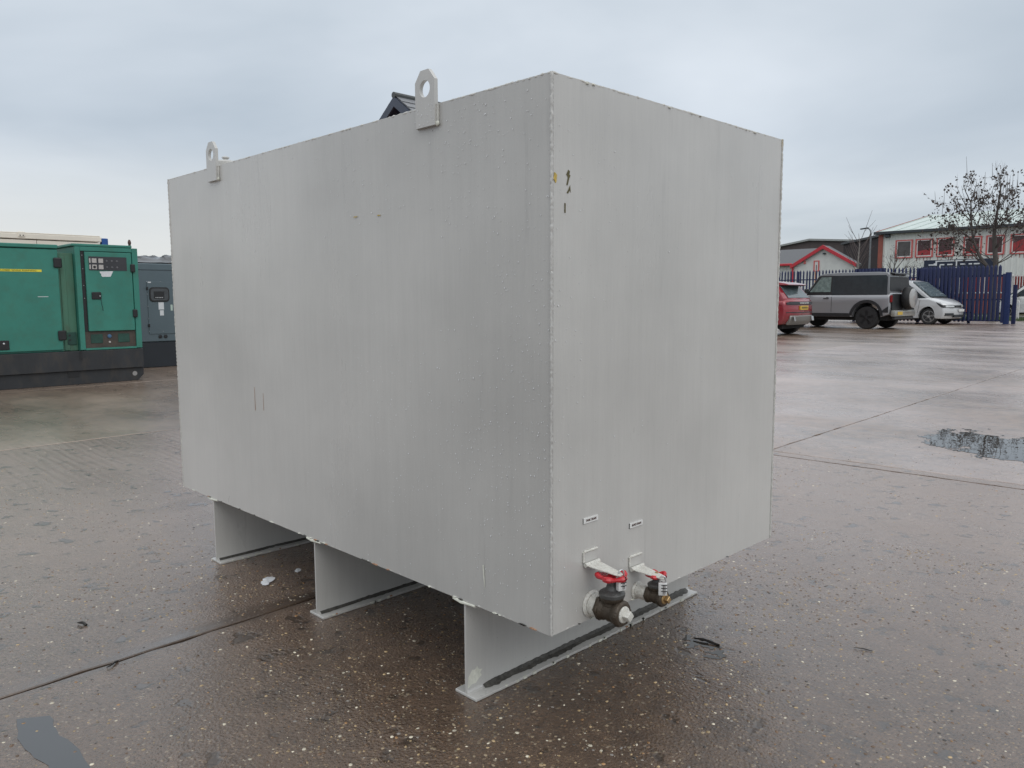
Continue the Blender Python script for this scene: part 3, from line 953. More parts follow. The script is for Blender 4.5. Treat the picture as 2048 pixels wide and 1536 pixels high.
drops(1050, pick_left, lambda a, c, h: (a, -0.0012 - h, c), None)
drops(170, lambda rr: (rr.uniform(.01, TD * 0.8) * rr.random(), rr.uniform(TZ0 + .02, TZ1 - .1)), lambda a, c, h: (0.0012 + h, a, c), None)
drops(24, lambda rr: (-0.4515 + rr.uniform(-.038, .038), rr.uniform(1.588, 1.65)), lambda a, c, h: (a, -0.0128 - h, c), None)

# ---- the two drain valves, their name plates, locking hasps and padlocks
MAT_BRONZE = paint('weathered_bronze', (0.075, 0.058, 0.042), 0.42, metal=0.35, var=0.25, scale=30, bump=0.5, bscale=180)
MAT_BONNET = paint('grey_bonnet', (0.085, 0.085, 0.082), 0.4, metal=0.3, var=0.2, scale=40, bump=0.4, bscale=200)
MAT_RED = paint('red_handwheel_paint', (0.52, 0.025, 0.035), 0.3, var=0.2, scale=50)
MAT_WHITE = paint('chipped_white_paint', (0.66, 0.65, 0.60), 0.45, var=0.12, scale=70, dirt=(0.22, 0.14, 0.08), dirt_amt=0.5, bump=0.5, bscale=220)
MAT_BRASS = paint('dull_brass', (0.42, 0.28, 0.13), 0.35, metal=0.6, var=0.3, scale=60)
MAT_STEEL = paint('bright_steel', (0.60, 0.60, 0.60), 0.25, metal=0.9, var=0.08, scale=60)
MAT_LOCK = paint('satin_lock_body', (0.68, 0.68, 0.67), 0.38, metal=0.1, var=0.06, scale=60)
MAT_BLACK = paint('black_plastic', (0.012, 0.012, 0.013), 0.4, var=0.2, scale=30)
MAT_PLATE = paint('white_engraved_plate', (0.74, 0.74, 0.72), 0.35, var=0.04, scale=30)
MAT_INK = paint('dark_lettering', (0.07, 0.025, 0.02), 0.5, var=0.1)


def hexring(r):
    return [(r * math.cos(math.pi / 3 * k), r * math.sin(math.pi / 3 * k)) for k in range(6)]


def drain(yc, zc, k, label, plate_txt, plate_y, plate_z, hasp_z, xc):
    v = MB().lathe([(0.027 * k, xc - .040 * k), (0.030 * k, xc - .034 * k), (0.030 * k, xc - .020 * k), (0.026 * k, xc - .014 * k), (0.029 * k, xc), (0.026 * k, xc + .013 * k), (0.031 * k, xc + .018 * k), (0.033 * k, xc + .034 * k), (0.029 * k, xc + .039 * k), (0.022 * k, xc + .039 * k), (0.022 * k, xc + .030 * k)], (0, yc, zc), 'x', 24)
    v.lathe([(0.024 * k, 0.0), (0.024 * k, 0.024 * k), (0.030 * k, 0.030 * k), (0.031 * k, 0.039 * k)], (xc, yc, zc), 'z', 20)
    for s_ in (-1, 1):      # hexagon ends of the casting
        v.add([(xc + s_ * .026 * k, yc + y, zc + z) for y, z in hexring(.0345 * k)] + [(xc + s_ * .038 * k, yc + y, zc + z) for y, z in hexring(.0335 * k)],
              [tuple(range(6)), tuple(range(11, 5, -1))] + [(i, (i + 1) % 6, 6 + (i + 1) % 6, 6 + i) for i in range(6)])
    valve = v.build('drain_valve', MAT_BRONZE, tank, smooth=40, bevel=0.0008, bang=45)
    valve['label'] = label
    bn = MB().lathe([(0.033 * k, .0395 * k), (0.034 * k, .048 * k), (0.028 * k, .053 * k), (0.017 * k, .057 * k), (0.0135 * k, .068 * k)], (xc, yc, zc), 'z', 20)
    bn.prism([(xc + a, yc + c) for a, c in hexring(.014 * k)], zc + .068 * k, zc + .080 * k, 'xy')
    bn.build('bonnet', MAT_BONNET, valve, smooth=40)
    MB().lathe([(0.0065 * k, .080 * k), (0.0065 * k, .094 * k)], (xc, yc, zc), 'z', 10).build('spindle', MAT_BRASS, valve)
    # handwheel: scalloped rim, hub and spokes
    hw = MB(); n_ = 40; hr = 0.032 * k; zz = zc + (.091 if k > .9 else .0825) * k
    pts, rad = [], []
    for i in range(n_ + 1):
        a = 2 * math.pi * i / n_
        r_ = hr * (1 + 0.15 * math.cos(5 * a))
        pts.append((xc + r_ * math.cos(a), yc + r_ * math.sin(a), zz + .0015 * math.cos(5 * a))); rad.append((.0066 + .0016 * math.cos(5 * a)) * k)
    hw.tube(pts, rad, 8, caps=False)
    hw.lathe([(0.004, -.004 * k), (0.011 * k, -.004 * k), (0.012 * k, .004 * k), (0.006 * k, .007 * k)], (xc, yc, zz), 'z', 14)
    for q in range(5):
        a = 2 * math.pi * q / 5
        hw.obox((xc + math.cos(a) * hr * .55, yc + math.sin(a) * hr * .55, zz), (hr * 0.95, .010 * k, .004 * k), (0, 0, a))
    hw.build('handwheel', MAT_RED, valve)
    # square-headed plug
    pl = MB().lathe([(0.0215 * k, xc + .031 * k), (0.0215 * k, xc + .041 * k), (0.017 * k, xc + .043 * k)], (0, yc, zc), 'x', 18)
    pl.obox((xc + .051 * k, yc, zc), (.018 * k, .021 * k, .021 * k), (R(38), 0, 0))
    pl.build('plug', MAT_BRASS if k < .9 else MAT_WHITE, valve, smooth=30, bevel=.0012, bang=45)
    # pipe stub, over-painted, with threads and a weld collar
    pr = [(0.034 * k, 0.0), (0.036 * k, .004 * k), (0.031 * k, .010 * k)]
    x = .010 * k
    while x < xc - .041 * k:
        pr += [(0.0275 * k, x), (0.0295 * k, x + .0022)]
        x += .0044
    pr.append((0.026 * k, xc - .036 * k))
    MB().lathe(pr, (0, yc, zc), 'x', 22).build('pipe_stub', MAT_WHITE, valve)
    # name plate
    pw, ph = (.058, .0135)
    npl = MB().box(.0004, .0034, plate_y, plate_y + pw, plate_z - ph, plate_z).build('name_plate', MAT_PLATE, tank, smooth=0)
    MB().box(.0002, .0016, plate_y - .0012, plate_y + .0003, plate_z - ph - .0008, plate_z + .0004).build('plate_edge', MAT_BLACK, npl, smooth=0)
    tm = text_mesh('lettering', plate_txt, .0088, MAT_INK)
    t_ = place('lettering', tm, npl, (.0037, plate_y + pw / 2, plate_z - ph / 2), (R(90), 0, R(90)))
    t_.scale = (0.80, 1, 1)
    # strap hinge whose long leaf swings over the handwheel
    hy0, hy1 = plate_y, plate_y + .056
    hinge = MB().box(.0005, .004, hy0 + .002, hy1 - .002, hasp_z + .004, hasp_z + .033).build('locking_hasp', MAT_LUG, tank, smooth=0, bevel=.0008)
    MB().tube([(.003, hy0 + .002 + i * .004, hasp_z + .033 + .0008 * (i % 3)) for i in range(14)], [.0030 + .0012 * (i % 2) for i in range(14)], 6).build('weld_bead', MAT_WHITE, hinge, smooth=60)
    MB().tube([(.003, hy0, hasp_z + .005 + i * .004) for i in range(8)], [.0024 + .001 * (i % 2) for i in range(8)], 6).build('weld_bead', MAT_WHITE, hinge, smooth=60)
    for a, c in ((0, .32), (.34, .66), (.68, 1)):
        MB().lathe([(.0058, hy0 + (hy1 - hy0) * a), (.0058, hy0 + (hy1 - hy0) * c)], (.0085, 0, hasp_z), 'y', 14).build('knuckle', MAT_WHITE, hinge, smooth=40)
    x1 = xc + .034
    ym = (hy0 + hy1) / 2
    out = [(.011, hy0 + .003), (.011, hy1 - .003), (.030, hy1 - .005), (x1 - .008, ym + .012), (x1, ym + .006), (x1, ym - .006), (x1 - .008, ym - .012), (.030, hy0 + .005)]
    lf = MB().prism(out, -.0016, .0016, 'xy')
    lo = lf.build('strap_leaf', MAT_WHITE, hinge, smooth=0, bevel=.0006)
    lo.location = (0, 0, hasp_z); lo.rotation_euler = (0, R(5), 0)
    return x1, ym


x1, ym1 = drain(0.153, 0.325, 1.0, 'larger drain valve nearer the corner', 'TANK DRAIN', 0.120, 0.5585, 0.437, 0.070)
x2, ym2 = drain(0.355, 0.306, 0.72, 'smaller drain valve farther from the corner', 'BUND DRAIN', 0.317, 0.5045, 0.376, 0.066)


def padlock(x, y, ztop, rz, label):
    t = thing('padlock', label, 'padlock', (x, y, ztop - .052), rz)
    bd = MB().box(-.0065, .0065, -.0115, .0115, 0, .034).build('lock_body', MAT_LOCK, t, bevel=.0018, seg=2)
    pts = [(0, -.0075, .033)] + [(0, .0075 * -math.cos(a), .045 + .0075 * math.sin(a)) for a in np.linspace(0, math.pi, 9)] + [(0, .0075, .033)]
    MB().tube(pts, .0021, 8).build('shackle', MAT_STEEL, t, smooth=60)
    for k in range(3):
        z = .008 + k * .0085
        MB().lathe([(.0030, -.0028), (.0046, -.0024), (.0046, .0024), (.0030, .0028)], (.0055, .0035, z), 'z', 10).build('number_dial', MAT_STEEL, t, smooth=40)
        MB().box(.0060, .0072, -.0045, .0112, z + .0032, z + .0052).build('dial_slot', MAT_BLACK, t, smooth=0)
    return t


padlock(x1 - .006, ym1 + .006, 0.4385, R(-18), 'combination padlock hanging by the larger red-wheeled valve')
padlock(x2 - .004, ym2 - .004, 0.3735, R(-50), 'combination padlock hanging by the smaller valve, farther from the corner')

# litter on the concrete
MAT_FOIL = paint('torn_white_paper', (0.80, 0.81, 0.83), 0.35, var=0.15, scale=60)
for (cx, cy, a, c, sd, lb) in ((-1.576, 0.046, .05, .022, 3, 'larger torn white paper scrap lying under the tank'), (-1.594, 0.190, .024, .012, 5, 'smaller white paper scrap beside the middle beam')):
    pts = blob(18, a, c, .35, sd)
    vs = [(0, 0, .006)] + [(p[0], p[1], .002 + .004 * abs(mnoise.noise(Vector((p[0] * 60, p[1] * 60, sd))))) for p in pts]
    vs += [(v[0], v[1], v[2] - .0006) for v in vs]
    N_ = len(pts)
    fs = [(0, 1 + i, 1 + (i + 1) % N_) for i in range(N_)] + [(N_ + 1, N_ + 2 + (i + 1) % N_, N_ + 2 + i) for i in range(N_)] + [(1 + i, N_ + 2 + i, N_ + 2 + (i + 1) % N_, 1 + (i + 1) % N_) for i in range(N_)]
    o = MB().add(vs, fs).build('paper_scrap', MAT_FOIL, None, smooth=0)
    o.location = (cx, cy, .002); o.rotation_euler = (0, 0, R(140))
    tag(o, lb, 'paper scrap', 'paper scraps under the tank')
MAT_TWIG = paint('wet_black_bark', (0.016, 0.013, 0.011), 0.35, var=0.3, scale=60, bump=0.6)
for (p, q, r_, lb) in (((-.075, .775), (.010, .795), .0042, 'black stick lying in a wet patch right of the tank'),
                       ((-1.235, -.66), (-1.262, -.615), .0030, 'thin dark twig lying in the wet joint on the left'),
                       ((.325, 1.08), (.375, 1.10), .0016, 'thin brown twig on the open concrete at lower right'),
                       ((-1.66, -.62), (-1.625, -.600), .0048, 'small black chip of bark on the concrete at left')):
    P0, P1 = Vector((*p, r_ + .002)), Vector((*q, r_ + .002))
    pts = [P0.lerp(P1, t) + Vector((0, 0, r_ * .5 * math.sin(t * 5))) + Vector((.003 * math.sin(t * 7), .003 * math.sin(t * 4), 0)) for t in np.linspace(0, 1, 7)]
    o = MB().tube(pts, [r_ * f for f in (.5, .8, 1, .95, 1.1, 1, .7)], 7).build('fallen_stick', MAT_TWIG)
    tag(o, lb, 'stick', 'sticks on the concrete')

# ------------------------------------------------------------------ generators and cabin on the left
MAT_GREEN = paint('green_canopy_paint', (0.034, 0.195, 0.150), 0.42, var=0.12, scale=2.2, dirt=(0.045, 0.120, 0.080), dirt_amt=0.45, rvar=0.1)
MAT_GREEN_D = paint('green_faded_paint', (0.060, 0.165, 0.110), 0.5, var=0.15, scale=3, stretch=(1, 1, .3), dirt=(0.07, 0.085, 0.05), dirt_amt=0.6)
MAT_BASE = paint('black_base_frame', (0.022, 0.024, 0.027), 0.5, var=0.3, scale=4, dirt=(0.07, 0.055, 0.04), dirt_amt=0.5, stretch=(1, 1, .4))
MAT_BAY = paint('brown_bay', (0.055, 0.045, 0.037), 0.6, var=0.3, scale=8, dirt=(0.10, 0.075, 0.05), dirt_amt=0.5)
MAT_GLASS_D = paint('dark_panel_glass', (0.03, 0.03, 0.035), 0.12, var=0.2, scale=4)
MAT_METER = paint('meter_face', (0.42, 0.40, 0.38), 0.4, var=0.15, scale=40)
MAT_YELLOW = paint('yellow_strip', (0.72, 0.62, 0.05), 0.45, var=0.08, scale=20)
MAT_LABELW = paint('paper_label', (0.62, 0.64, 0.66), 0.5, var=0.06, scale=30)
MAT_SOCK = paint('dark_green_recess', (0.014, 0.06, 0.045), 0.5, var=0.3, scale=9)
MAT_BLUEK = paint('blue_knob', (0.05, 0.13, 0.24), 0.4)

gen = thing('generator', 'green canopied generator on a black base at the left edge', 'generator', (-10.2, 1.2, 0))


def gb(name, x0, x1, y0, y1, z0, z1, mat, parent=gen, bevel=0.004, off=(-10.2, 1.2)):
    return MB().box(x0 - off[0], x1 - off[0], y0 - off[1], y1 - off[1], z0, z1).build(name, mat, parent, bevel=bevel, smooth=30)


gb('enclosure', -11.75, -10.232, -2.2, 1.66, .452, 1.79, MAT_GREEN)
gb('roof', -11.78, -10.19, -2.25, 1.665, 1.792, 1.842, MAT_GREEN, bevel=.008)
door = gb('door', -10.230, -10.2, .02, 1.658, .475, 1.778, MAT_GREEN, bevel=.006)
door2 = gb('door', -10.230, -10.2, -2.1, .005, .475, 1.778, MAT_GREEN, bevel=.006)
for z in (1.61, .665):
    gb('hinge', -10.199, -10.172, 1.60, 1.70, z - .065, z + .065, MAT_BLACK, door, bevel=.012)
gb('latch', -10.199, -10.188, .90, 1.045, .505, .625, MAT_BLACK, door, bevel=.012)
lt = MB().lathe([(.012, 0), (.012, .006), (.006, .008)], (-10.187 + 10.2, .985 - 1.2, .585), 'x', 12).build('lock_barrel', MAT_STEEL, door)
ys_ = gb('warning_strip', -10.199, -10.1975, .62, 1.463, 1.488, 1.518, MAT_YELLOW, door, bevel=0)
tm = text_mesh('lettering', 'CANOPY MUST BE CLOSED WHILE RUNNING', .026, MAT_BLACK)
t_ = place('lettering', tm, door, (-10.1965 + 10.2, 1.045 - 1.2, 1.503), (R(90), 0, R(90)))
t_.scale = (1.35, 1, 1)
gb('scratch', -10.199, -10.1985, 1.40, 1.52, 1.168, 1.175, MAT_LABELW, door, bevel=0)
# recessed column between door and cabinet, with a socket bay
gb('corner_column', -11.7, -10.30, 1.662, 1.862, .452, 1.745, MAT_GREEN_D)
gb('column_rib', -10.299, -10.29, 1.70, 1.765, .46, 1.70, MAT_GREEN_D, bevel=.003)
sb = gb('socket_bay', -10.289, -10.283, 1.735, 1.845, .535, .70, MAT_SOCK, bevel=.002)
for z in (.66, .60):
    MB().lathe([(.012, 0), (.012, .005)], (-10.282 + 10.2, 1.762 - 1.2, z), 'x', 10).build('socket', MAT_BLACK, gen)
# control cabinet
gb('cabinet', -11.6, -10.232, 1.864, 2.655, .452, 1.835, MAT_GREEN)
gb('cabinet_roof', -11.6, -10.20, 1.83, 2.585, 1.837, 1.870, MAT_GREEN, bevel=.006)
for nm, y0, y1, z0, z1 in (('cabinet_frame', 1.864, 1.928, .462, 1.833), ('cabinet_frame', 2.580, 2.655, .462, 1.833), ('cabinet_frame', 1.929, 2.579, 1.776, 1.833), ('cabinet_frame', 1.929, 2.579, .455, .482)):
    gb(nm, -10.231, -10.2, y0, y1, z0, z1, MAT_GREEN, bevel=.003)
gap = gb('dark_seal', -10.231, -10.214, 1.930, 1.976, .71, 1.774, MAT_BLACK, bevel=0)
for z in (1.72, 1.54, 1.32, 1.15):
    MB().lathe([(.007, 0), (.004, .004)], (-10.213 + 10.2, 1.952 - 1.2, z), 'x', 8).build('rivet', MAT_STEEL, gap)
cd = gb('cabinet_door', -10.230, -10.188, 1.977, 2.568, .708, 1.765, MAT_GREEN, bevel=.006)
for z in (1.56, .94):
    gb('hinge', -10.199, -10.165, 2.545, 2.605, z - .055, z + .055, MAT_BLACK, cd, bevel=.010)
win = gb('instrument_window', -10.187, -10.182, 2.022, 2.500, 1.523, 1.705, MAT_GLASS_D, cd, bevel=0)
for row, z in enumerate((1.650, 1.567)):
    for y, w_ in ((2.026, .018), (2.06, .058), (2.142, .058)):
        gb('meter', -10.1815, -10.179, y, y + w_, z - .028, z + .030, MAT_METER, cd, bevel=0)
    for y in (2.245, 2.31, 2.375):
        MB().lathe([(.014, 0), (.011, .006)], (-10.1815 + 10.2, y - 1.2, z), 'x', 12).build('switch', paint('switch_grey', (.12, .12, .13), .4), cd)
MB().lathe([(.018, 0), (.014, .006)], (-10.1785 + 10.2, 2.09 - 1.2, 1.567), 'x', 12).build('dial', MAT_BLACK, cd)
lab = MB().prism([(y - 1.2, z) for y, z in ((2.15, 1.508), (2.322, 1.515), (2.285, 1.440), (2.18, 1.437), (2.165, 1.46), (2.172, 1.475), (2.155, 1.485))], -10.187 + 10.2, -10.1858 + 10.2, 'yz').build('torn_label', MAT_LABELW, cd, smooth=0)
hd = gb('door_handle', -10.187, -10.172, 2.032, 2.152, 1.135, 1.232, MAT_BLACK, cd, bevel=.008)
MB().lathe([(.010, 0), (.008, .012)], (-10.171 + 10.2, 2.13 - 1.2, 1.18), 'x', 10).build('key', MAT_STEEL, cd)
MB().tube([(-10.175 + 10.2, 2.145 - 1.2, 1.13), (-10.178 + 10.2, 2.152 - 1.2, 1.07), (-10.178 + 10.2, 2.165 - 1.2, .98)], .003, 6).build('key_string', MAT_BLACK, cd)
bay = gb('terminal_bay', -10.231, -10.222, 1.930, 2.578, .483, .706, MAT_BAY, bevel=0)
for y0 in (2.00, 2.345):
    gb('terminal_cover', -10.2215, -10.215, y0, y0 + .15, .545, .665, MAT_SOCK, bay, bevel=.01)
MB().lathe([(.026, 0), (.026, .012), (.016, .02)], (-10.2215 + 10.2, 2.235 - 1.2, .635), 'x', 14).build('blue_knob', MAT_BLUEK, bay)
MB().lathe([(.015, 0), (.013, .012)], (-10.2215 + 10.2, 2.235 - 1.2, .555), 'x', 12).build('push_button', MAT_METER, bay)
# base frame
base = gb('base_frame', -11.75, -10.195, -2.3, 2.66, .185, .449, MAT_BASE, bevel=.006)
ft = MB().prism([(y - 1.2, z) for y, z in ((-2.3, .0), (2.585, .0), (2.668, .085), (2.668, .183), (-2.3, .183))], -11.72 + 10.2, -10.24 + 10.2, 'yz').build('skid', MAT_BASE, gen, bevel=.004)
gb('fork_pocket', -10.2395, -10.232, 1.70, 1.835, .105, .178, MAT_BLACK, gen, bevel=0)
MB().lathe([(.032, 0), (.032, .004)], (-10.2395 + 10.2, 2.545 - 1.2, .10), 'x', 16).build('lifting_eye', paint('wet_steel_disc', (.30, .29, .28), .35), gen)
gb('seam', -10.1945, -10.189, 1.845, 1.872, .33, .449, MAT_BLACK, base, bevel=0)

MAT_GREYG = paint('blue_grey_canopy_paint', (0.088, 0.122, 0.140), 0.4, var=0.06, scale=2)
MAT_GREYB = paint('dark_base_tank', (0.012, 0.016, 0.022), 0.45, var=0.2, scale=3)
MAT_RUBBER = paint('black_rubber', (0.012, 0.012, 0.012), 0.5, var=0.2)
gg = thing('generator', 'blue-grey canopied generator under a black sheet beside the tank', 'generator', (-12.2, 3.9, 0))
G = (-12.2, 3.9)


def g2(name, x0, x1, y0, y1, z0, z1, mat, parent=gg, bevel=.004):
    return gb(name, x0, x1, y0, y1, z0, z1, mat, parent, bevel, G)


g2('enclosure', -14.6, -12.203, 3.0, 4.75, .43, 1.725, MAT_GREYG, bevel=.012)
g2('base_tank', -14.6, -12.21, 2.98, 4.77, .0, .428, MAT_GREYB, bevel=.01)
g2('roof_seam', -12.2028, -12.199, 3.0, 4.75, 1.615, 1.622, MAT_GREYB, bevel=0)
pd = g2('panel_door', -12.2028, -12.192, 3.48, 4.35, .56, 1.425, MAT_GREYG, bevel=.003)


def rrect(y0, y1, z0, z1, r, n=5):
    o = []
    for cy, cz, a0 in ((y1 - r, z1 - r, 0), (y0 + r, z1 - r, 90), (y0 + r, z0 + r, 180), (y1 - r, z0 + r, 270)):
        for k in range(n + 1):
            a = R(a0 + 90 * k / n)
            o.append((cy + r * math.cos(a), cz + r * math.sin(a)))
    return o


wn_ = MB().prism([(y - 3.9, z) for y, z in rrect(3.506, 3.832, 1.095, 1.335, .06)], .0085, .022, 'yz').build('window_seal', MAT_RUBBER, pd, bevel=.004)
MB().prism([(y - 3.9, z) for y, z in rrect(3.528, 3.812, 1.117, 1.313, .045)], .0222, .0245, 'yz').build('window_pane', paint('smoked_glass', (.055, .06, .065), .1, var=.3, scale=6), pd, smooth=0)
g2('controller', -12.1753, -12.1735, 3.575, 3.745, 1.145, 1.265, MAT_BLACK, pd, bevel=0)
for k in range(5):
    g2('controller_key', -12.1733, -12.1725, 3.60 + k * .026, 3.615 + k * .026, 1.160, 1.170, MAT_LABELW, pd, bevel=0)
g2('notice', -12.1915, -12.1905, 3.648, 3.735, .965, 1.085, MAT_LABELW, pd, bevel=0)
g2('notice', -12.1915, -12.1905, 3.665, 3.728, .865, .952, MAT_LABELW, pd, bevel=0)
g2('rating_tag', -12.1915, -12.1905, 3.845, 3.878, .945, 1.045, paint('pale_green_tag', (.42, .52, .46), .5), pd, bevel=0)
g2('rating_tag', -12.1915, -12.1905, 3.495, 3.545, 1.405, 1.425, MAT_LABELW, pd, bevel=0)
for z in (1.315, .705):
    g2('hinge', -12.1915, -12.180, 3.465, 3.495, z - .025, z + .025, MAT_BLACK, pd, bevel=.004)
for y, z in ((3.475, 1.425), (3.70, 1.425), (3.475, 1.22), (3.475, 1.02), (3.475, .82), (3.475, .60), (3.70, .60)):
    MB().lathe([(.007, 0), (.005, .005)], (-12.2 + .0088 + 12.2, y - 3.9, z), 'x', 8).build('screw', MAT_STEEL, pd)
for y in (3.655, 3.742):
    MB().lathe([(.030, 0), (.030, .012), (.022, .014)], (-.0028, y - 3.9, .515), 'x', 16).build('cable_gland', MAT_BLACK, gg)
MB().lathe([(.022, 1.70), (.022, 2.13), (.028, 2.14), (.028, 2.17), (.014, 2.21)], (-13.8 + 12.2, 3.795 - 3.9, 0), 'z', 10).build('exhaust_pipe', paint('rusty_pipe', (.10, .055, .045), .6), gg)

# black plastic sheet thrown over the grey generator
vs, fs = [], []
NX, NY = 26, 60
for i in range(NX):
    for j in range(NY):
        x = -14.55 + 2.3 * i / (NX - 1); y = 2.98 + 1.8 * j / (NY - 1)
        f = mnoise.noise(Vector((x * 1.3 + y * 2.2, y * 3.2, 3))) * .05 + (1 - abs(mnoise.noise(Vector((x * 3.0 + y * 5.0, y * 1.2, 7))))) ** 4 * .06
        dome = .05 + .075 * math.sin(math.pi * i / (NX - 1)) ** .6
        edge = min(1, i / 3, (NX - 1 - i) / 3)
        vs.append((x + 12.2, y - 3.9, 1.735 + (dome + f) * max(.12, edge)))
for i in range(NX - 1):
    for j in range(NY - 1):
        a = i * NY + j
        fs.append((a, a + 1, a + NY + 1, a + NY))
n0 = len(vs)
vs += [(v[0], v[1], max(1.7265, v[2] - .006)) for v in vs]
fs += [tuple(k + n0 for k in reversed(f)) for f in fs]
rim = [j for j in range(NY)] + [i * NY + NY - 1 for i in range(1, NX)] + [(NX - 1) * NY + j for j in range(NY - 2, -1, -1)] + [i * NY for i in range(NX - 2, 0, -1)]
for a, b_ in zip(rim, rim[1:] + rim[:1]):
    fs.append((a, b_, b_ + n0, a + n0))
tp = MB().add(vs, fs).build('plastic_sheet', paint('black_polythene', (.016, .018, .021), .16, var=.2, scale=3), None, smooth=50)
tp.location = (-12.2, 3.9, 0)
tag(tp, 'creased shiny black sheet draped over the blue-grey generator', 'plastic sheet')

# cream cabin behind the green generator
MAT_CREAM = paint('cream_panel', (0.80, 0.74, 0.64), 0.45, var=0.05, scale=2)
MAT_BLUE_C = paint('blue_corner_paint', (0.018, 0.085, 0.30), 0.35, var=0.08)
cab = thing('site_cabin', 'cream flat-roofed site cabin with a blue corner post behind the green generator', 'cabin', (-17, 2, 0))
C_ = (-17, 2)
for k in range(8):
    gb('wall_panel', -17.06, -17.01, -5.3 + k * 1.2 + .004, -5.3 + (k + 1) * 1.2 - .004, .1, 2.345, MAT_CREAM, cab, .004, C_)
gb('wall', -19.4, -17.062, -5.3, 4.325, .08, 2.345, MAT_CREAM, cab, .01, C_)
rl = gb('roof_rail', -19.4, -16.985, -5.3, 4.327, 2.362, 2.470, MAT_CREAM, cab, .012, C_)
gb('roof_rail_lip', -19.38, -16.992, -5.28, 4.30, 2.472, 2.492, MAT_CREAM, rl, .005, C_)
br = gb('lifting_bracket', -17.0, -16.965, 2.77, 2.895, 2.395, 2.505, MAT_CREAM, rl, .012, C_)
for y in (2.805, 2.86):
    MB().lathe([(.011, 0), (.011, .006)], (.0355, y - 2, 2.43), 'x', 10).build('bolt', MAT_BLACK, cab)
gb('corner_post', -17.12, -16.98, 4.33, 4.455, 0.0, 2.445, MAT_BLUE_C, cab, .012, C_)

# brick house whose gable peak shows above the tank
MAT_BRICK = paint('red_brick_wall', (0.20, 0.075, 0.045), 0.8, var=0.25, scale=6, bump=.3)
MAT_TILE = paint('grey_roof_tile', (0.16, 0.165, 0.175), 0.4, var=0.2, scale=4)
MAT_BARGE = paint('dark_blue_barge_board', (0.045, 0.055, 0.085), 0.4, var=0.1)
MAT_SOFFIT = paint('navy_soffit', (0.018, 0.03, 0.065), 0.5, var=0.1)
AX, AY, AZ = -16.6, 11.86, 6.62
house = thing('brick_house', 'red brick house with slate roof, only its gable peak showing above the tank', 'house', (AX, AY, 0))
tp_ = math.tan(R(36)); HW = 3.6; LEN = 9.0
MB().prism([(-HW + .35, 0), (HW - .35, 0), (HW - .35, AZ - (HW - .35) * tp_ - .2), (0, AZ - .2), (-HW + .35, AZ - (HW - .35) * tp_ - .2)], .45, LEN, 'xz').build('wall', MAT_BRICK, house, smooth=0)
for sx in (-1, 1):
    nm = (sx * math.sin(R(36)), math.cos(R(36)))
    out = [(0, AZ), (sx * HW, AZ - HW * tp_), (sx * HW, AZ - HW * tp_ - .10), (0, AZ - .10)]
    rf = MB().prism(out, 0.02, LEN, 'xz').build('roof', MAT_TILE, house, smooth=0)
    for c in range(14):      # courses of slates, each lapping the one below
        t0, t1 = c / 14, (c + 1) / 14 + .012
        a0 = (sx * HW * t0, AZ - HW * tp_ * t0); a1 = (sx * HW * t1, AZ - HW * tp_ * t1)
        o_ = [(a0[0] + nm[0] * .006, a0[1] + nm[1] * .006), (a1[0] + nm[0] * .022, a1[1] + nm[1] * .022), (a1[0] + nm[0] * .04, a1[1] + nm[1] * .04), (a0[0] + nm[0] * .02, a0[1] + nm[1] * .02)]
        MB().prism(o_, 0.0, LEN - .02, 'xz').build('slate_course', MAT_TILE, rf, smooth=0)
    bo = [(0, AZ - .02), (sx * HW, AZ - HW * tp_ - .02), (sx * HW, AZ - HW * tp_ - .28), (0, AZ - .28)]
    MB().prism(bo, -.045, .015, 'xz').build('barge_board', MAT_BARGE, house, smooth=0)
    so = [(0, AZ - .16), (sx * HW, AZ - HW * tp_ - .16), (sx * HW, AZ - HW * tp_ - .20), (0, AZ - .20)]
    MB().prism(so, .02, .45, 'xz').build('soffit', MAT_SOFFIT, house, smooth=0)
MB().tube([(0, -.05, AZ + .02), (0, LEN, AZ + .02)], .085, 10).build('ridge_tile', paint('dark_ridge', (.06, .065, .065), .45), house)

# ------------------------------------------------------------------ parked vehicles
def car_paint(name, col, metal=0.0, rough=0.3):
    m, n, l, b = new_mat(name)
    tc = n.new('ShaderNodeTexCoord'); nz = n.new('ShaderNodeTexNoise'); nz.inputs['Scale'].default_value = 3; nz.inputs['Detail'].default_value = 5
    l.new(tc.outputs['Object'], nz.inputs['Vector'])
    sp = n.new('ShaderNodeSeparateXYZ'); l.new(tc.outputs['Object'], sp.inputs[0])
    mr = n.new('ShaderNodeMapRange')      # road film thrown up from the wheels
    mr.inputs['From Min'].default_value = 0.75; mr.inputs['From Max'].default_value = 0.25; mr.inputs['To Max'].default_value = 0.35
    l.new(sp.outputs['Z'], mr.inputs[0])
    ml = n.new('ShaderNodeMath'); ml.operation = 'MULTIPLY'; l.new(mr.outputs[0], ml.inputs[0]); l.new(nz.outputs['Fac'], ml.inputs[1])
    mx = n.new('ShaderNodeMix'); mx.data_type = 'RGBA'; l.new(ml.outputs[0], mx.inputs[0])
    mx.inputs[6].default_value = col + (1,); mx.inputs[7].default_value = (.09, .08, .07, 1)
    l.new(mx.outputs[2], b.inputs['Base Color'])
    b.inputs['Metallic'].default_value = metal; b.inputs['Roughness'].default_value = rough
    b.inputs['Coat Weight'].default_value = 0.8; b.inputs['Coat Roughness'].default_value = 0.06
    return m


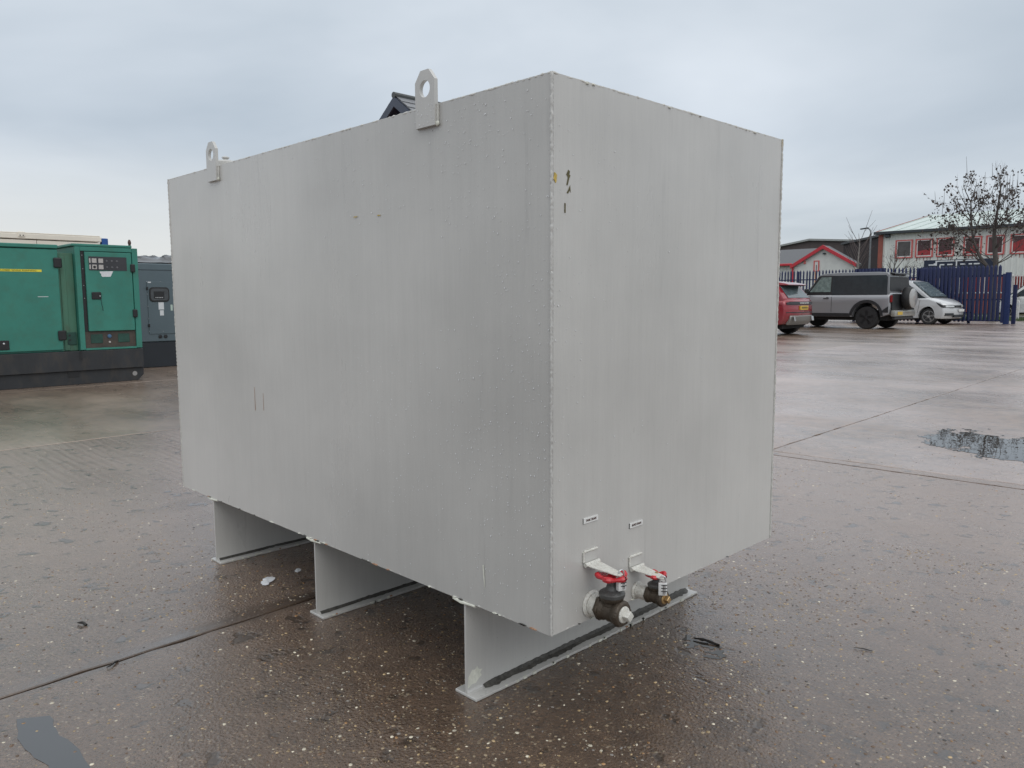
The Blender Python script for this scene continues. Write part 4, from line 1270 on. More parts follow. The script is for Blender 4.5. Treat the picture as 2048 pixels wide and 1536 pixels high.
MAT_TYRE = paint('tyre_rubber', (0.014, 0.014, 0.015), 0.6, var=0.25, scale=8)
MAT_TRIM = paint('black_trim', (0.020, 0.021, 0.023), 0.45, var=0.15, scale=6)
MAT_CGLASS = paint('tinted_glass', (0.040, 0.050, 0.056), 0.06, var=0.1)
MAT_CGLASS_L = paint('clear_side_glass', (0.17, 0.22, 0.21), 0.06, var=0.35, scale=9)
MAT_SCREEN = paint('windscreen_glass', (0.10, 0.13, 0.14), 0.06, var=0.2, scale=4)
MAT_ALLOY = paint('alloy_wheel', (0.46, 0.46, 0.46), 0.3, metal=0.6, var=0.1)
MAT_DARKRIM = paint('satin_black_wheel', (0.030, 0.030, 0.033), 0.35, metal=0.3, var=0.1)
MAT_UNDER = paint('underbody', (0.010, 0.010, 0.010), 0.8, var=0.2)
MAT_YPLATE = paint('yellow_number_plate', (0.62, 0.42, 0.06), 0.4, var=0.05)
MAT_WPLATE = paint('white_number_plate', (0.75, 0.75, 0.73), 0.4, var=0.05)
MAT_LAMP_R = paint('red_lamp', (0.20, 0.012, 0.014), 0.15, var=0.1)
MAT_LAMP_W = paint('lamp_lens', (0.45, 0.47, 0.48), 0.12, var=0.2, scale=12)
MAT_SILVER = paint('silver_trim', (0.24, 0.235, 0.22), 0.4, metal=0.4, var=0.08)


def arch_pts(xc, r, z0, zc, n=12, rev=False):
    """an arch from the sill up over the wheel, front foot first"""
    a0 = math.asin((z0 - zc) / r)
    p = [(xc + r * math.cos(a), zc + r * math.sin(a)) for a in np.linspace(a0, math.pi - a0, n)]
    return p[::-1] if rev else p


def add_wheel(t, x, y, r, w, rim_mat, spokes, side):
    """side = +1 for +y"""
    o = MB().lathe([(r * .60, -w / 2), (r * .93, -w / 2), (r, -w * .36), (r, w * .36), (r * .93, w / 2), (r * .60, w / 2)], (0, 0, 0), 'y', 32).build('wheel', MAT_TYRE, t, smooth=50)
    o.location = (x, y, r)
    q = MB().lathe([(r * .70, -.01), (r * .70, .012), (r * .66, .014), (r * .62, -.01)], (0, 0, 0), 'y', 32)
    q.lathe([(r * .60, -.035), (r * .60, -.03)], (0, 0, 0), 'y', 24)
    q.lathe([(r * .17, -.02), (r * .15, .02), (r * .06, .025)], (0, 0, 0), 'y', 14)
    for k in range(spokes):
        a = 2 * math.pi * (k + .3) / spokes
        for da in (-.13, .13):
            q.obox((math.cos(a + da) * r * .40, 0.0, math.sin(a + da) * r * .40), (r * .56, .024, r * .085), (0, -(a + da * .3), 0))
    rm = q.build('rim', rim_mat, o, smooth=40)
    rm.location = (0, side * (w / 2 - .012), 0)
    if side < 0:
        rm.rotation_euler = (0, 0, math.pi)
    d = MB().lathe([(r * .62, -.01), (r * .62, .0)], (0, side * (w / 2 - .055), 0), 'y', 24).build('brake_disc', MAT_UNDER, o)
    return o


def shaper(w, xf, xr, df, dr, belt, top, tumble, roll=0.0):
    """rounds nose and tail in plan and leans the sides in above the belt"""
    def fn(x, z, y):
        s = min(1.0, abs(y) / w)
        if x > xf - .9:
            x -= df * s ** 2.6 * ((x - (xf - .9)) / .9)
        if x < xr + .5:
            x += dr * s ** 3 * (((xr + .5) - x) / .5)
        if roll and s > .80 and belt - .12 < z <= belt + .02:
            z -= roll * ((s - .80) / .20) ** 2
        if z > belt + .02:
            y *= 1 - tumble * (z - belt) / (top - belt)
        return (x, y, z)
    return fn


def car_shell(t, lower, upper, w, fn, paint_m, roof_m, ys=None):
    ys = ys or [-w, -w * .97, -w * .93, -w * .87, -w * .8, -w * .4, 0, w * .4, w * .8, w * .87, w * .93, w * .97, w]
    b_ = MB().layers(lower, ys, fn).build('body', paint_m, t, bevel=.035, seg=2, bang=38, smooth=40)
    wu = w * .955
    yu = [-wu, -wu * .8, -wu * .4, 0, wu * .4, wu * .8, wu]
    g_ = MB().layers(upper, yu, fn).build('cab', roof_m, t, bevel=.03, seg=2, bang=25, smooth=40)
    return b_, g_, wu


def side_part(t, name, out, yo, fn, mat, side, th=.008, parent=None, bevel=0):
    y0, y1 = sorted((side * (yo - .004), side * (yo + th)))
    return MB().layers(out, [y0, y1], fn).build(name, mat, parent or t, smooth=0, bevel=bevel)


# ---- grey four-by-four with a spare wheel on its tail
c1 = thing('parked_car', 'grey boxy off-roader with dark side windows and spare wheel on its tail', 'car', (-10.72, 27.62, 0), R(178.5), 'cars parked along the blue fence')
MAT_GUN = car_paint('gunmetal_paint', (0.30, 0.305, 0.32), 0.2, 0.32)
MAT_GUNROOF = car_paint('grey_roof_paint', (0.17, 0.175, 0.185), 0.3, 0.4)
low = [(-2.08, .52), (-2.10, .78), (-2.08, 1.20), (-2.04, 1.27), (.92, 1.27), (1.05, 1.25), (1.98, 1.17), (2.10, 1.08), (2.14, .85), (2.12, .55), (1.95, .42)]
low += arch_pts(1.29, .50, .42, .42) + arch_pts(-1.29, .50, .42, .42)
upp = [(-2.05, 1.20), (-2.00, 1.86), (-1.92, 1.95), (-1.6, 1.975), (-.2, 1.985), (.30, 1.955), (.50, 1.90), (.96, 1.27), (.96, 1.20)]
W1 = .985
f1 = shaper(W1, 2.14, -2.1, .16, .05, 1.27, 1.98, .085, .14)
car_shell(c1, low, upp, W1, f1, MAT_GUN, MAT_GUNROOF)
for sd in (1, -1):
    wu = W1 * .955
    side_part(c1, 'rear_side_window', [(-1.98, 1.285), (-1.96, 1.80), (-1.90, 1.865), (-.02, 1.875), (-.02, 1.285)], wu, f1, MAT_CGLASS, sd)
    side_part(c1, 'door_window', [(.03, 1.30), (.03, 1.83), (.40, 1.83), (.80, 1.30)], wu, f1, MAT_CGLASS_L if sd > 0 else MAT_CGLASS, sd)
    side_part(c1, 'pillar_trim', [(-.05, 1.285), (-.05, 1.875), (.42, 1.88), (.50, 1.86), (.92, 1.28)], wu - .006, f1, MAT_TRIM, sd)
    # wheel-arch cladding and sill
    for xc in (1.29, -1.29):
        o_ = arch_pts(xc, .60, .47, .42, 14); i_ = arch_pts(xc, .50, .47, .42, 14, True)
        side_part(c1, 'arch_cladding', o_ + i_, W1, f1, MAT_TRIM, sd, .018)
    side_part(c1, 'sill_cladding', [(-.72, .43), (-.72, .55), (.72, .55), (.72, .43)], W1, f1, MAT_TRIM, sd, .02)
    side_part(c1, 'door_seam', [(-.045, .58), (-.045, 1.265), (-.033, 1.265), (-.033, .58)], W1, f1, MAT_UNDER, sd, .003)
    side_part(c1, 'door_seam', [(1.0 - .12, .95), (1.0 - .12, 1.25), (1.0 - .108, 1.25), (1.0 - .108, .95)], W1, f1, MAT_UNDER, sd, .003)
    side_part(c1, 'door_handle', [(.06, 1.06), (.06, 1.085), (.26, 1.085), (.26, 1.06)], W1, f1, MAT_TRIM, sd, .02)
    side_part(c1, 'side_vent', [(.07, 1.10), (.07, 1.118), (.16, 1.118), (.16, 1.10)], W1, f1, MAT_TRIM, sd, .004)
    side_part(c1, 'rear_quarter_trim', [(-2.07, .58), (-2.07, .80), (-1.80, .62), (-1.78, .58)], W1 - .01, f1, MAT_TRIM, sd, .015)
    MB().obox((.86, sd * (W1 + .10), 1.33), (.10, .19, .17)).build('wing_mirror', MAT_TRIM, c1, bevel=.03, seg=2)
    MB().box(-2.112, -2.06, *(sorted((sd * .97, sd * .86))), .93, 1.17).build('tail_lamp', MAT_LAMP_R, c1, bevel=.008)
    MB().box(2.06, 2.135, *(sorted((sd * .60, sd * .80))), .93, 1.08).build('headlight', MAT_LAMP_W, c1, bevel=.01)
    for xc in (1.29, -1.29):
        add_wheel(c1, xc, sd * .845, .395, .26, MAT_DARKRIM, 5, sd)
MB().layers([(.955, 1.30), (.515, 1.885), (.530, 1.895), (.975, 1.305)], [-.80, -.4, 0, .4, .80], f1).build('windscreen', MAT_SCREEN, c1, smooth=0)
MB().layers([(-2.044, 1.32), (-2.004, 1.80), (-2.016, 1.80), (-2.056, 1.32)], [-.86, 0, .86], f1).build('rear_window', MAT_TRIM, c1, smooth=0)
MB().box(-2.118, -2.095, -.88, .88, .62, 1.22).build('tailgate', MAT_TRIM, c1, bevel=.02)
MB().box(-2.24, -2.085, -.93, .93, .44, .66).build('rear_bumper', car_paint('pale_bumper', (.30, .30, .27), .2, .4), c1, bevel=.05, seg=2)
MB().box(-2.20, -2.10, -.85, .85, .34, .435).build('skid_plate', MAT_TRIM, c1, bevel=.02)
MB().box(-2.252, -2.243, .30, .72, .50, .61).build('number_plate', MAT_YPLATE, c1, smooth=0)
sp = MB().lathe([(.23, -.12), (.36, -.13), (.395, -.08), (.395, .06), (.36, .12), (.30, .13), (.05, .13)], (0, 0, 0), 'x', 30).build('spare_wheel', MAT_TYRE, c1, smooth=50)
sp.location = (-2.30, -.06, 1.07); sp.rotation_euler = (0, 0, math.pi)
MB().lathe([(.335, .08), (.335, .150), (.31, .168), (.05, .175)], (0, 0, 0), 'x', 28).build('wheel_cover', car_paint('spare_cover', (.42, .42, .41), .1, .4), sp, smooth=40)
MB().box(-1.95, 1.9, -.80, .80, .30, .60).build('underbody', MAT_UNDER, c1, smooth=0)
MB().layers([(-2.03, 1.90), (-1.90, 1.955), (-2.10, 1.93), (-2.12, 1.89)], [-.75, 0, .75], f1).build('roof_spoiler', MAT_TRIM, c1, smooth=0)

# ---- red car with a sloping tail
c2 = thing('parked_car', 'red car with sloping tail window and yellow plate, half hidden by the tank', 'car', (-11.27, 20.98, 0), R(181), 'cars parked along the blue fence')
MAT_REDC = car_paint('red_car_paint', (0.27, 0.011, 0.022), 0.1, 0.25)
low = [(-1.98, .34), (-2.10, .48), (-2.15, .66), (-2.14, .86), (-2.11, 1.00), (-2.06, 1.06), (1.02, 1.04), (1.95, .92), (2.15, .78), (2.19, .55), (2.08, .30)]
low += arch_pts(1.34, .435, .30, .37) + arch_pts(-1.34, .435, .30, .37)
upp = [(-2.05, 1.00), (-2.04, 1.08), (-1.66, 1.46), (-1.66, 1.53), (-1.2, 1.60), (-.4, 1.635), (.15, 1.60), (.40, 1.53), (1.12, 1.05), (1.12, 1.0)]
W2 = .95
f2 = shaper(W2, 2.19, -2.15, .24, .16, 1.05, 1.63, .20, .08)
car_shell(c2, low, upp, W2, f2, MAT_REDC, MAT_REDC)
for sd in (1, -1):
    wu = W2 * .955
    side_part(c2, 'side_window', [(-1.84, 1.12), (-1.55, 1.42), (-1.30, 1.47), (-.35, 1.51), (-.35, 1.09)], wu, f2, MAT_CGLASS, sd)
    side_part(c2, 'side_window', [(-.28, 1.09), (-.28, 1.51), (.20, 1.50), (.85, 1.10)], wu, f2, MAT_CGLASS, sd)
    for xc in (1.34, -1.34):
        side_part(c2, 'arch_cladding', arch_pts(xc, .49, .33, .37, 14) + arch_pts(xc, .435, .33, .37, 14, True), W2, f2, MAT_TRIM, sd, .015)
        add_wheel(c2, xc, sd * .80, .365, .24, MAT_ALLOY, 5, sd)
    side_part(c2, 'sill_cladding', [(-.80, .31), (-.80, .42), (.80, .42), (.80, .31)], W2, f2, MAT_TRIM, sd, .012)
    side_part(c2, 'tail_lamp', [(-2.02, .90), (-2.02, .99), (-1.62, .965), (-1.60, .945), (-1.7, .92)], W2 - .02, f2, MAT_LAMP_R, sd, .03)
    MB().obox((.78, sd * 1.02, 1.12), (.12, .20, .14)).build('wing_mirror', MAT_REDC, c2, bevel=.03, seg=2)
MB().layers([(-2.030, 1.10), (-1.688, 1.445), (-1.702, 1.452), (-2.046, 1.106)], [-.70, 0, .70], f2).build('rear_window', MAT_SCREEN, c2, smooth=0)
MB().layers([(-1.60, 1.475), (-1.60, 1.565), (-1.85, 1.525), (-2.00, 1.485), (-1.98, 1.470), (-1.75, 1.470)], [-.72, -.6, 0, .6, .72], f2).build('roof_spoiler', MAT_REDC, c2, bevel=.012)
MB().layers([(-1.97, 1.462), (-1.97, 1.468), (-1.62, 1.468), (-1.62, 1.40), (-1.70, 1.44)], [-.66, 0, .66], f2).build('spoiler_underside', MAT_TRIM, c2, smooth=0)
tb = MB().layers([(-2.10, .90), (-2.10, .995), (-2.140, .985), (-2.162, .905)], [-.86, -.7, -.35, 0, .35, .7, .86], f2).build('tail_band', MAT_TRIM, c2, smooth=0)
t_ = place('lettering', text_mesh('lettering', 'RANGE ROVER', .060, MAT_WPLATE, .002), c2, (-2.168, 0, .945), (R(90), 0, R(-90)))
t_.scale = (1.5, 1, 1)
MB().box(-2.175, -2.12, -.26, .26, .75, .87).build('number_plate', MAT_YPLATE, c2, bevel=.004)
for k in range(7):
    MB().box(-2.178, -2.1755, -.20 + k * .058, -.165 + k * .058, .785, .84).build('plate_mark', MAT_TRIM, c2, smooth=0)
MB().layers([(-2.165, .665), (-2.165, .69), (-2.10, .69), (-2.10, .665)], [-.88, -.5, 0, .5, .88], f2).build('bumper_crease', MAT_TRIM, c2, smooth=0)
MB().layers([(-2.03, .30), (-2.14, .42), (-2.175, .58), (-2.09, .60), (-1.9, .40)], [-.72, -.62, -.3, 0, .3, .62, .72], f2).build('skid_plate', MAT_SILVER, c2, bevel=.02)
for sd in (1, -1):
    MB().obox((-2.165, sd * .60, .49), (.03, .10, .14), (0, R(12), sd * R(10))).build('exhaust_trim', MAT_ALLOY, c2, bevel=.01)
MB().box(-1.85, 1.9, -.74, .74, .20, .5).build('underbody', MAT_UNDER, c2, smooth=0)
MB().layers([(.44, 1.525), (1.10, 1.085), (1.115, 1.095), (.455, 1.54)], [-.7, 0, .7], f2).build('windscreen', MAT_SCREEN, c2, smooth=0)
MB().obox((-1.15, 0, 1.645), (.16, .05, .08), (0, R(12), 0)).build('roof_fin', MAT_TRIM, c2, bevel=.02)


# ---- small vans
def small_van(label, loc, rz, paint_m, rub=True):
    t = thing('parked_van', label, 'van', loc, rz)
    low = [(-2.15, .32), (-2.18, .60), (-2.16, 1.05), (-2.12, 1.10), (1.30, 1.10), (1.42, 1.07), (1.80, .99), (2.06, .88), (2.17, .78), (2.20, .60), (2.22, .42), (2.14, .24)]
    low += arch_pts(1.34, .40, .25, .33) + arch_pts(-1.34, .40, .25, .33)
    upp = [(-2.14, 1.0), (-2.10, 1.70), (-2.0, 1.80), (-.6, 1.83), (.25, 1.80), (.55, 1.73), (1.40, 1.08), (1.40, 1.0)]
    w = .895
    f = shaper(w, 2.22, -2.18, .34, .05, 1.10, 1.83, .15, .08)
    car_shell(t, low, upp, w, f, paint_m, paint_m)
    MB().layers([(.60, 1.705), (1.375, 1.115), (1.392, 1.135), (.615, 1.730)], [-.80, -.55, 0, .55, .80], f).build('windscreen', MAT_SCREEN, t, smooth=0)
    MB().layers([(1.34, 1.105), (1.47, 1.075), (1.48, 1.082), (1.36, 1.122)], [-.74, 0, .74], f).build('scuttle', MAT_TRIM, t, smooth=0)
    for sd in (1, -1):
        wu = w * .955
        side_part(t, 'door_window', [(-.02, 1.13), (-.02, 1.63), (.45, 1.63), (.80, 1.36), (1.06, 1.13)], wu, f, MAT_CGLASS, sd)
        side_part(t, 'quarter_window', [(.90, 1.12), (.93, 1.22), (1.20, 1.115)], wu + .004, f, MAT_CGLASS, sd)
        side_part(t, 'door_seam', [(-.09, .36), (-.09, 1.62), (-.078, 1.62), (-.078, .36)], w, f, MAT_UNDER, sd, .002)
        side_part(t, 'door_seam', [(.90, .45), (.98, 1.05), (.992, 1.05), (.912, .45)], w, f, MAT_UNDER, sd, .002)
        if rub:
            side_part(t, 'rub_strip', [(-.70, .60), (-.70, .655), (.78, .655), (.78, .60)], w, f, MAT_TRIM, sd, .012)
        side_part(t, 'sill', [(-.88, .26), (-.88, .36), (.88, .36), (.88, .26)], w, f, paint_m, sd, .012)
        side_part(t, 'door_handle', [(.02, .93), (.02, .965), (.20, .965), (.20, .93)], w, f, MAT_TRIM, sd, .02)
        for xc in (1.34, -1.34):
            side_part(t, 'arch_lip', arch_pts(xc, .42, .30, .33, 14) + arch_pts(xc, .40, .30, .33, 14, True), w, f, paint_m, sd, .012)
            add_wheel(t, xc, sd * .765, .325, .22, MAT_ALLOY, 5, sd)
        y0, y1 = sorted((sd * .46, sd * .905))
        hl = MB().layers([(1.76, .90), (2.19, .775), (2.225, .675), (2.10, .690), (1.90, .79)], list(np.linspace(y0, y1, 6)), f).build('headlight', MAT_TRIM, t, bevel=.01)
        y0, y1 = sorted((sd * .50, sd * .82))
        MB().layers([(2.04, .80), (2.20, .765), (2.236, .695), (2.12, .705)], list(np.linspace(y0, y1, 5)), f).build('lens', MAT_LAMP_W, hl, smooth=0)
        y0, y1 = sorted((sd * .52, sd * .84))
        MB().layers([(2.10, .44), (2.232, .46), (2.236, .36), (2.10, .36)], list(np.linspace(y0, y1, 5)), f).build('fog_lamp_bay', MAT_TRIM, t, smooth=0)
        MB().obox((.86, sd * (w + .10), 1.16), (.13, .18, .20)).build('wing_mirror', MAT_TRIM, t, bevel=.04, seg=2)
    MB().layers([(2.10, .775), (2.212, .770), (2.232, .690), (2.10, .680)], list(np.linspace(-.45, .45, 6)), f).build('grille', MAT_TRIM, t, smooth=0)
    MB().layers([(2.10, .395), (2.238, .395), (2.240, .300), (2.10, .290)], list(np.linspace(-.50, .50, 6)), f).build('lower_grille', MAT_TRIM, t, smooth=0)
    em = MB().tube([(2.245, .062 * math.cos(a), .745 + .062 * math.sin(a)) for a in np.linspace(0, 2 * math.pi, 21)], .008, 6, caps=False)
    for pts in (((-.03, .045), (0, .005), (.03, .045)), ((-.052, .02), (-.024, -.045), (0, -.005), (.024, -.045), (.052, .02))):
        em.tube([(2.245, y, .745 + z) for y, z in pts], .006, 5)
    em.build('emblem', MAT_ALLOY, t)
    MB().box(2.232, 2.25, -.26, .26, .515, .615).build('number_plate', MAT_WPLATE, t, bevel=.003)
    MB().box(-1.9, 1.95, -.72, .72, .18, .45).build('underbody', MAT_UNDER, t, smooth=0)
    MB().box(-2.22, -2.12, -.82, .82, .34, .56).build('rear_bumper', paint_m, t, bevel=.03)
    return t


small_van('silver-white small van facing right, nose against the blue palisade gate', (-10.60, 33.62, 0), R(-4), car_paint('silver_white_paint', (.58, .59, .60), .15, .3))
small_van('white van partly seen on the road right of the blue gate post', (-8.6, 47.9, 0), R(180), car_paint('plain_white_paint', (.70, .70, .68), 0, .35), False)

# ------------------------------------------------------------------ blue palisade fence and gate
MAT_PALE = paint('navy_galvanised_paint', (0.011, 0.019, 0.074), 0.45, var=0.15, scale=1.5)
MAT_PALE2 = paint('bright_blue_post_paint', (0.009, 0.024, 0.10), 0.38, var=0.1, scale=2)


def pale_mesh(h, w=.080):
    t = .004; d = .020
    sec = [(-w / 2, 0), (-w * .2, -d), (w * .2, -d), (w / 2, 0), (w / 2, t), (w * .2, -d + t), (-w * .2, -d + t), (-w / 2, t)]
    n = len(sec); vs = []
    for z in (0, h - .09):
        vs += [(x, y, z) for x, y in sec]
    tip = [(x * .16, y * .6, h - (.0 if abs(x) < w * .3 else .012)) for x, y in sec]
    vs += tip
    fs = [tuple(range(n))[::-1], tuple(range(2 * n, 3 * n))]
    for k in range(2):
        for i in range(n):
            j = (i + 1) % n
            fs.append((k * n + i, k * n + j, (k + 1) * n + j, (k + 1) * n + i))
    return MB().add(vs, fs).mesh('pale', MAT_PALE, smooth=0)


PALE = pale_mesh(2.34)
fence = thing('palisade_fence', 'long run of navy blue pointed palisade fencing behind the parked cars', 'fence', (-13.5, 35.25, 0))
x = -21.5
while x < -8.75:
    o = place('pale', PALE, fence, (x + 13.5, -.03, .06 + random.uniform(-.006, .006)))
    o.rotation_euler = (0, random.gauss(0, .004), random.gauss(0, .03))
    x += .155
for z in (.42, 1.92):
    MB().box(-8.2, 5.0, -.012, .04, z, z + .05).build('rail', MAT_PALE, fence, smooth=0)
for xp in (-21.6, -18.85, -16.1, -13.35, -10.6, -8.6):
    MB().box(xp + 13.5 - .05, xp + 13.5 + .05, .045, .145, 0, 2.35).build('post', MAT_PALE, fence, smooth=0)
MB().box(.10, 1.45, .15, .19, .1, 2.40).build('sheet_panel', MAT_PALE, fence, smooth=0)
# gate leaf folded back against the fence
gate = thing('gate_leaf', 'blue palisade gate leaf swung open in front of the fence, right of the van', 'gate', (-8.75, 35.0, 0))
PALE2 = pale_mesh(2.28, .118)
x = -10.35
while x < -7.32:
    o = place('pale', PALE2, gate, (x + 8.75, -.045, .11))
    o.rotation_euler = (0, 0, random.gauss(0, .03))
    x += .152
for z in (.10, .95, 1.90):
    MB().box(-1.66, 1.52, -.02, .035, z, z + (.07 if z < 1 else .085)).build('gate_rail', MAT_PALE, gate, smooth=0)
MB().add([(-1.6, -.010, 1.80), (-1.6, .02, 1.80), (-1.52, .02, 1.86), (-1.52, -.010, 1.86), (.02, -.010, .98), (.02, .02, .98), (-.06, .02, .93), (-.06, -.010, .93)],
         [(0, 1, 2, 3), (4, 5, 6, 7), (0, 3, 4, 7), (1, 6, 5, 2), (0, 7, 6, 1), (3, 2, 5, 4)]).build('gate_brace', MAT_PALE, gate, smooth=0)
MB().box(-1.74, -1.665, -.035, .035, .05, 2.0).build('gate_stile', MAT_PALE, gate, smooth=0)
MB().box(1.40, 1.50, -.075, -.022, .05, 2.02).build('gate_stile', MAT_PALE, gate, smooth=0)
post = thing('gate_post', 'square bright blue post at the end of the open gate', 'post', (-7.17, 35.05, 0))
MB().box(-.09, .09, -.09, .09, 0, 2.06).build('post_shaft', MAT_PALE2, post, bevel=.006)
MB().box(-.096, .096, -.096, .096, 2.061, 2.075).build('post_cap', MAT_PALE2, post, bevel=.003)
for z in (.4, 1.6):
    MB().box(-.20, -.091, -.03, .03, z, z + .09).build('hinge', MAT_PALE, post, bevel=.006)
MB().box(-.12, .12, -.12, .12, 0, .012).build('base_plate', MAT_PALE2, post, bevel=.002)
post2 = thing('stop_post', 'lower dark blue post just right of the tall gate post', 'post', (-6.98, 35.35, 0))
MB().box(-.07, .07, -.05, .05, 0, 1.56).build('post_shaft', MAT_PALE, post2, bevel=.005)
MB().box(-.075, .075, -.055, .055, 1.561, 1.575).build('post_cap', MAT_PALE, post2, bevel=.003)
orange = thing('marker_post', 'orange post standing behind the palisade fence', 'post', (-15.6, 36.2, 0))
MB().lathe([(.06, 0), (.06, 2.30), (.045, 2.34), (.01, 2.35)], (0, 0, 0), 'z', 12).build('post_shaft', paint('orange_paint', (.55, .22, .05), .5), orange)
MB().lathe([(.11, 0), (.11, .03)], (0, 0, 0), 'z', 12).build('base_plate', MAT_PALE, orange)

# ------------------------------------------------------------------ grey ribbed office with red windows
MAT_CLAD = paint('pale_grey_cladding', (0.72, 0.74, 0.70), 0.5, var=0.08, scale=1.5, stretch=(1, 1, .25), dirt=(0.42, 0.42, 0.38), dirt_amt=0.45)
MAT_REDT = paint('red_window_trim', (0.58, 0.13, 0.12), 0.5, var=0.12, scale=3)
MAT_REDB = paint('faded_red_corner', (0.30, 0.085, 0.06), 0.55, var=0.15, scale=3)
MAT_ROOF = paint('pale_green_roof', (0.52, 0.59, 0.56), 0.45, var=0.08, scale=1)
MAT_GUTTER = paint('dark_gutter', (0.040, 0.048, 0.055), 0.45, var=0.1)
MAT_PVC = paint('white_window_frame', (0.68, 0.66, 0.64), 0.4, var=0.05)
MAT_PANE = paint('reddish_office_glass', (0.060, 0.018, 0.020), 0.08, var=0.5, scale=1.2)
MAT_PANE2 = paint('dark_office_glass', (0.070, 0.062, 0.060), 0.08, var=0.4, scale=1.5)
MAT_BLIND = paint('red_window_blind', (0.33, 0.035, 0.04), 0.6, var=0.15)
MAT_SIGN = paint('navy_sign', (0.012, 0.020, 0.045), 0.4, var=0.1)
MAT_SIGNW = paint('white_sign_lettering', (0.70, 0.72, 0.74), 0.4, var=0.05)
OX, OY = -20.38, 57.0
off = thing('office_building', 'long pale grey ribbed metal office with red-trimmed upper windows and green-grey roof', 'building', (OX, OY, 0))
OL, OD, OE, ORZ = 26.0, 22.0, 5.66, 7.66
pitch_, n_r = .34, int(OL / .34)
pr = []
for k in range(n_r):
    x = k * pitch_
    pr += [(x, 0), (x + .05, -.035), (x + .09, -.035), (x + .14, 0)]
pr += [(OL, 0), (OL, OD), (0, OD)]
MB().prism(pr, 2.25, OE, 'xy').build('wall', MAT_CLAD, off, smooth=0)
MB().box(.02, OL - .02, .03, OD - .03, 0, 2.249).build('lower_wall', paint('red_brown_plinth', (.26, .07, .05), .7, var=.2, scale=3), off, smooth=0)
MB().prism([(0, OE), (OD, OE), (OD / 2, ORZ - .05)], .02, .2, 'yz').build('gable_wall', MAT_CLAD, off, smooth=0)
rf = MB().prism([(-.25, OE + .02), (OD / 2, ORZ), (OD + .25, OE + .02), (OD + .25, OE - .06), (OD / 2, ORZ - .10), (-.25, OE - .06)], -.18, OL, 'yz').build('roof', MAT_ROOF, off, smooth=0)
k = 0
while k * 1.0 < OL:
    MB().add([(k, -.2, OE + .032), (k + .05, -.2, OE + .032), (k + .05, OD / 2, ORZ + .012), (k, OD / 2, ORZ + .012), (k, -.2, OE + .07), (k + .05, -.2, OE + .07), (k + .05, OD / 2, ORZ + .05), (k, OD / 2, ORZ + .05)],
             [(0, 3, 2, 1), (4, 5, 6, 7), (0, 1, 5, 4), (1, 2, 6, 5), (2, 3, 7, 6), (3, 0, 4, 7)]).build('roof_seam', MAT_ROOF, rf, smooth=0)
    k += 1
MB().box(-.3, OL, -.42, -.255, OE - .16, OE + .04).build('gutter', MAT_GUTTER, off, bevel=.02)
MB().add([(-.24, -.26, OE - .06), (-.18, -.26, OE - .06), (-.18, OD / 2, ORZ - .1), (-.24, OD / 2, ORZ - .1), (-.24, -.26, OE + .06), (-.18, -.26, OE + .06), (-.18, OD / 2, ORZ + .03), (-.24, OD / 2, ORZ + .03)],
         [(0, 3, 2, 1), (4, 5, 6, 7), (0, 1, 5, 4), (1, 2, 6, 5), (2, 3, 7, 6), (3, 0, 4, 7)]).build('verge_trim', MAT_REDB, off, smooth=0)
MB().box(-.06, .26, -.075, -.037, 0, OE - .17).build('corner_trim', MAT_REDB, off, smooth=0)
for wi, (wx, ww) in enumerate(((-19.27, 1.15), (-17.96, 1.15), (-16.62, 1.12), (-14.97, 1.10), (-13.65, 1.08), (-12.27, 1.1), (-10.9, 1.1), (-9.5, 1.1), (-8.1, 1.1))):
    x0 = wx - OX; z0, z1 = 3.80, 5.06
    fr = MB()
    for a in ((x0, x0 + .10, z0, z1), (x0 + ww - .10, x0 + ww, z0, z1), (x0 + .101, x0 + ww - .101, z1 - .08, z1), (x0 + .101, x0 + ww - .101, z0, z0 + .07)):
        fr.box(a[0], a[1], -.085, -.038, a[2], a[3])
    wn0 = fr.build('window', MAT_REDT, off, smooth=0)
    wf = MB()
    for a in ((x0 + .101, x0 + .155, z0 + .071, z1 - .081), (x0 + ww - .155, x0 + ww - .101, z0 + .071, z1 - .081), (x0 + .156, x0 + ww - .156, z1 - .125, z1 - .081), (x0 + .156, x0 + ww - .156, z0 + .071, z0 + .14)):
        wf.box(a[0], a[1], -.072, -.040, a[2], a[3])
    wf.build('window_frame', MAT_PVC, wn0, smooth=0)
    MB().box(x0 + .156, x0 + ww - .156, -.052, -.038, z0 + .141, z1 - .126).build('pane', MAT_PANE2 if wi == 0 else MAT_PANE, wn0, smooth=0)
    if wi in (1, 2, 3, 5):
        bz = (.45, .30, .62, .9)[(1, 2, 3, 5).index(wi)]
        zl, zh = z0 + .15, z1 - .13
        MB().prism([(x0 + .16, zl), (x0 + ww - .16, zl), (x0 + ww - .16, zl + (zh - zl) * bz), (x0 + .16, zl + (zh - zl) * bz * .6)], -.0555, -.0525, 'xz').build('blind', MAT_BLIND, wn0, smooth=0)
    # rust tears under the sill
    for q in range(5):
        xx = x0 + .1 + q * .22
        MB().box(xx, xx + .03, -.040, -.0365, z0 - random.uniform(.1, .3), z0 - .005).build('sill_drip', MAT_REDB, wn0, smooth=0)
sg = MB().box(-17.31 - OX, -13.1 - OX, -.16, -.04, 2.2, 3.58).build('sign_board', MAT_SIGN, off, smooth=0)
S0 = -17.31 - OX
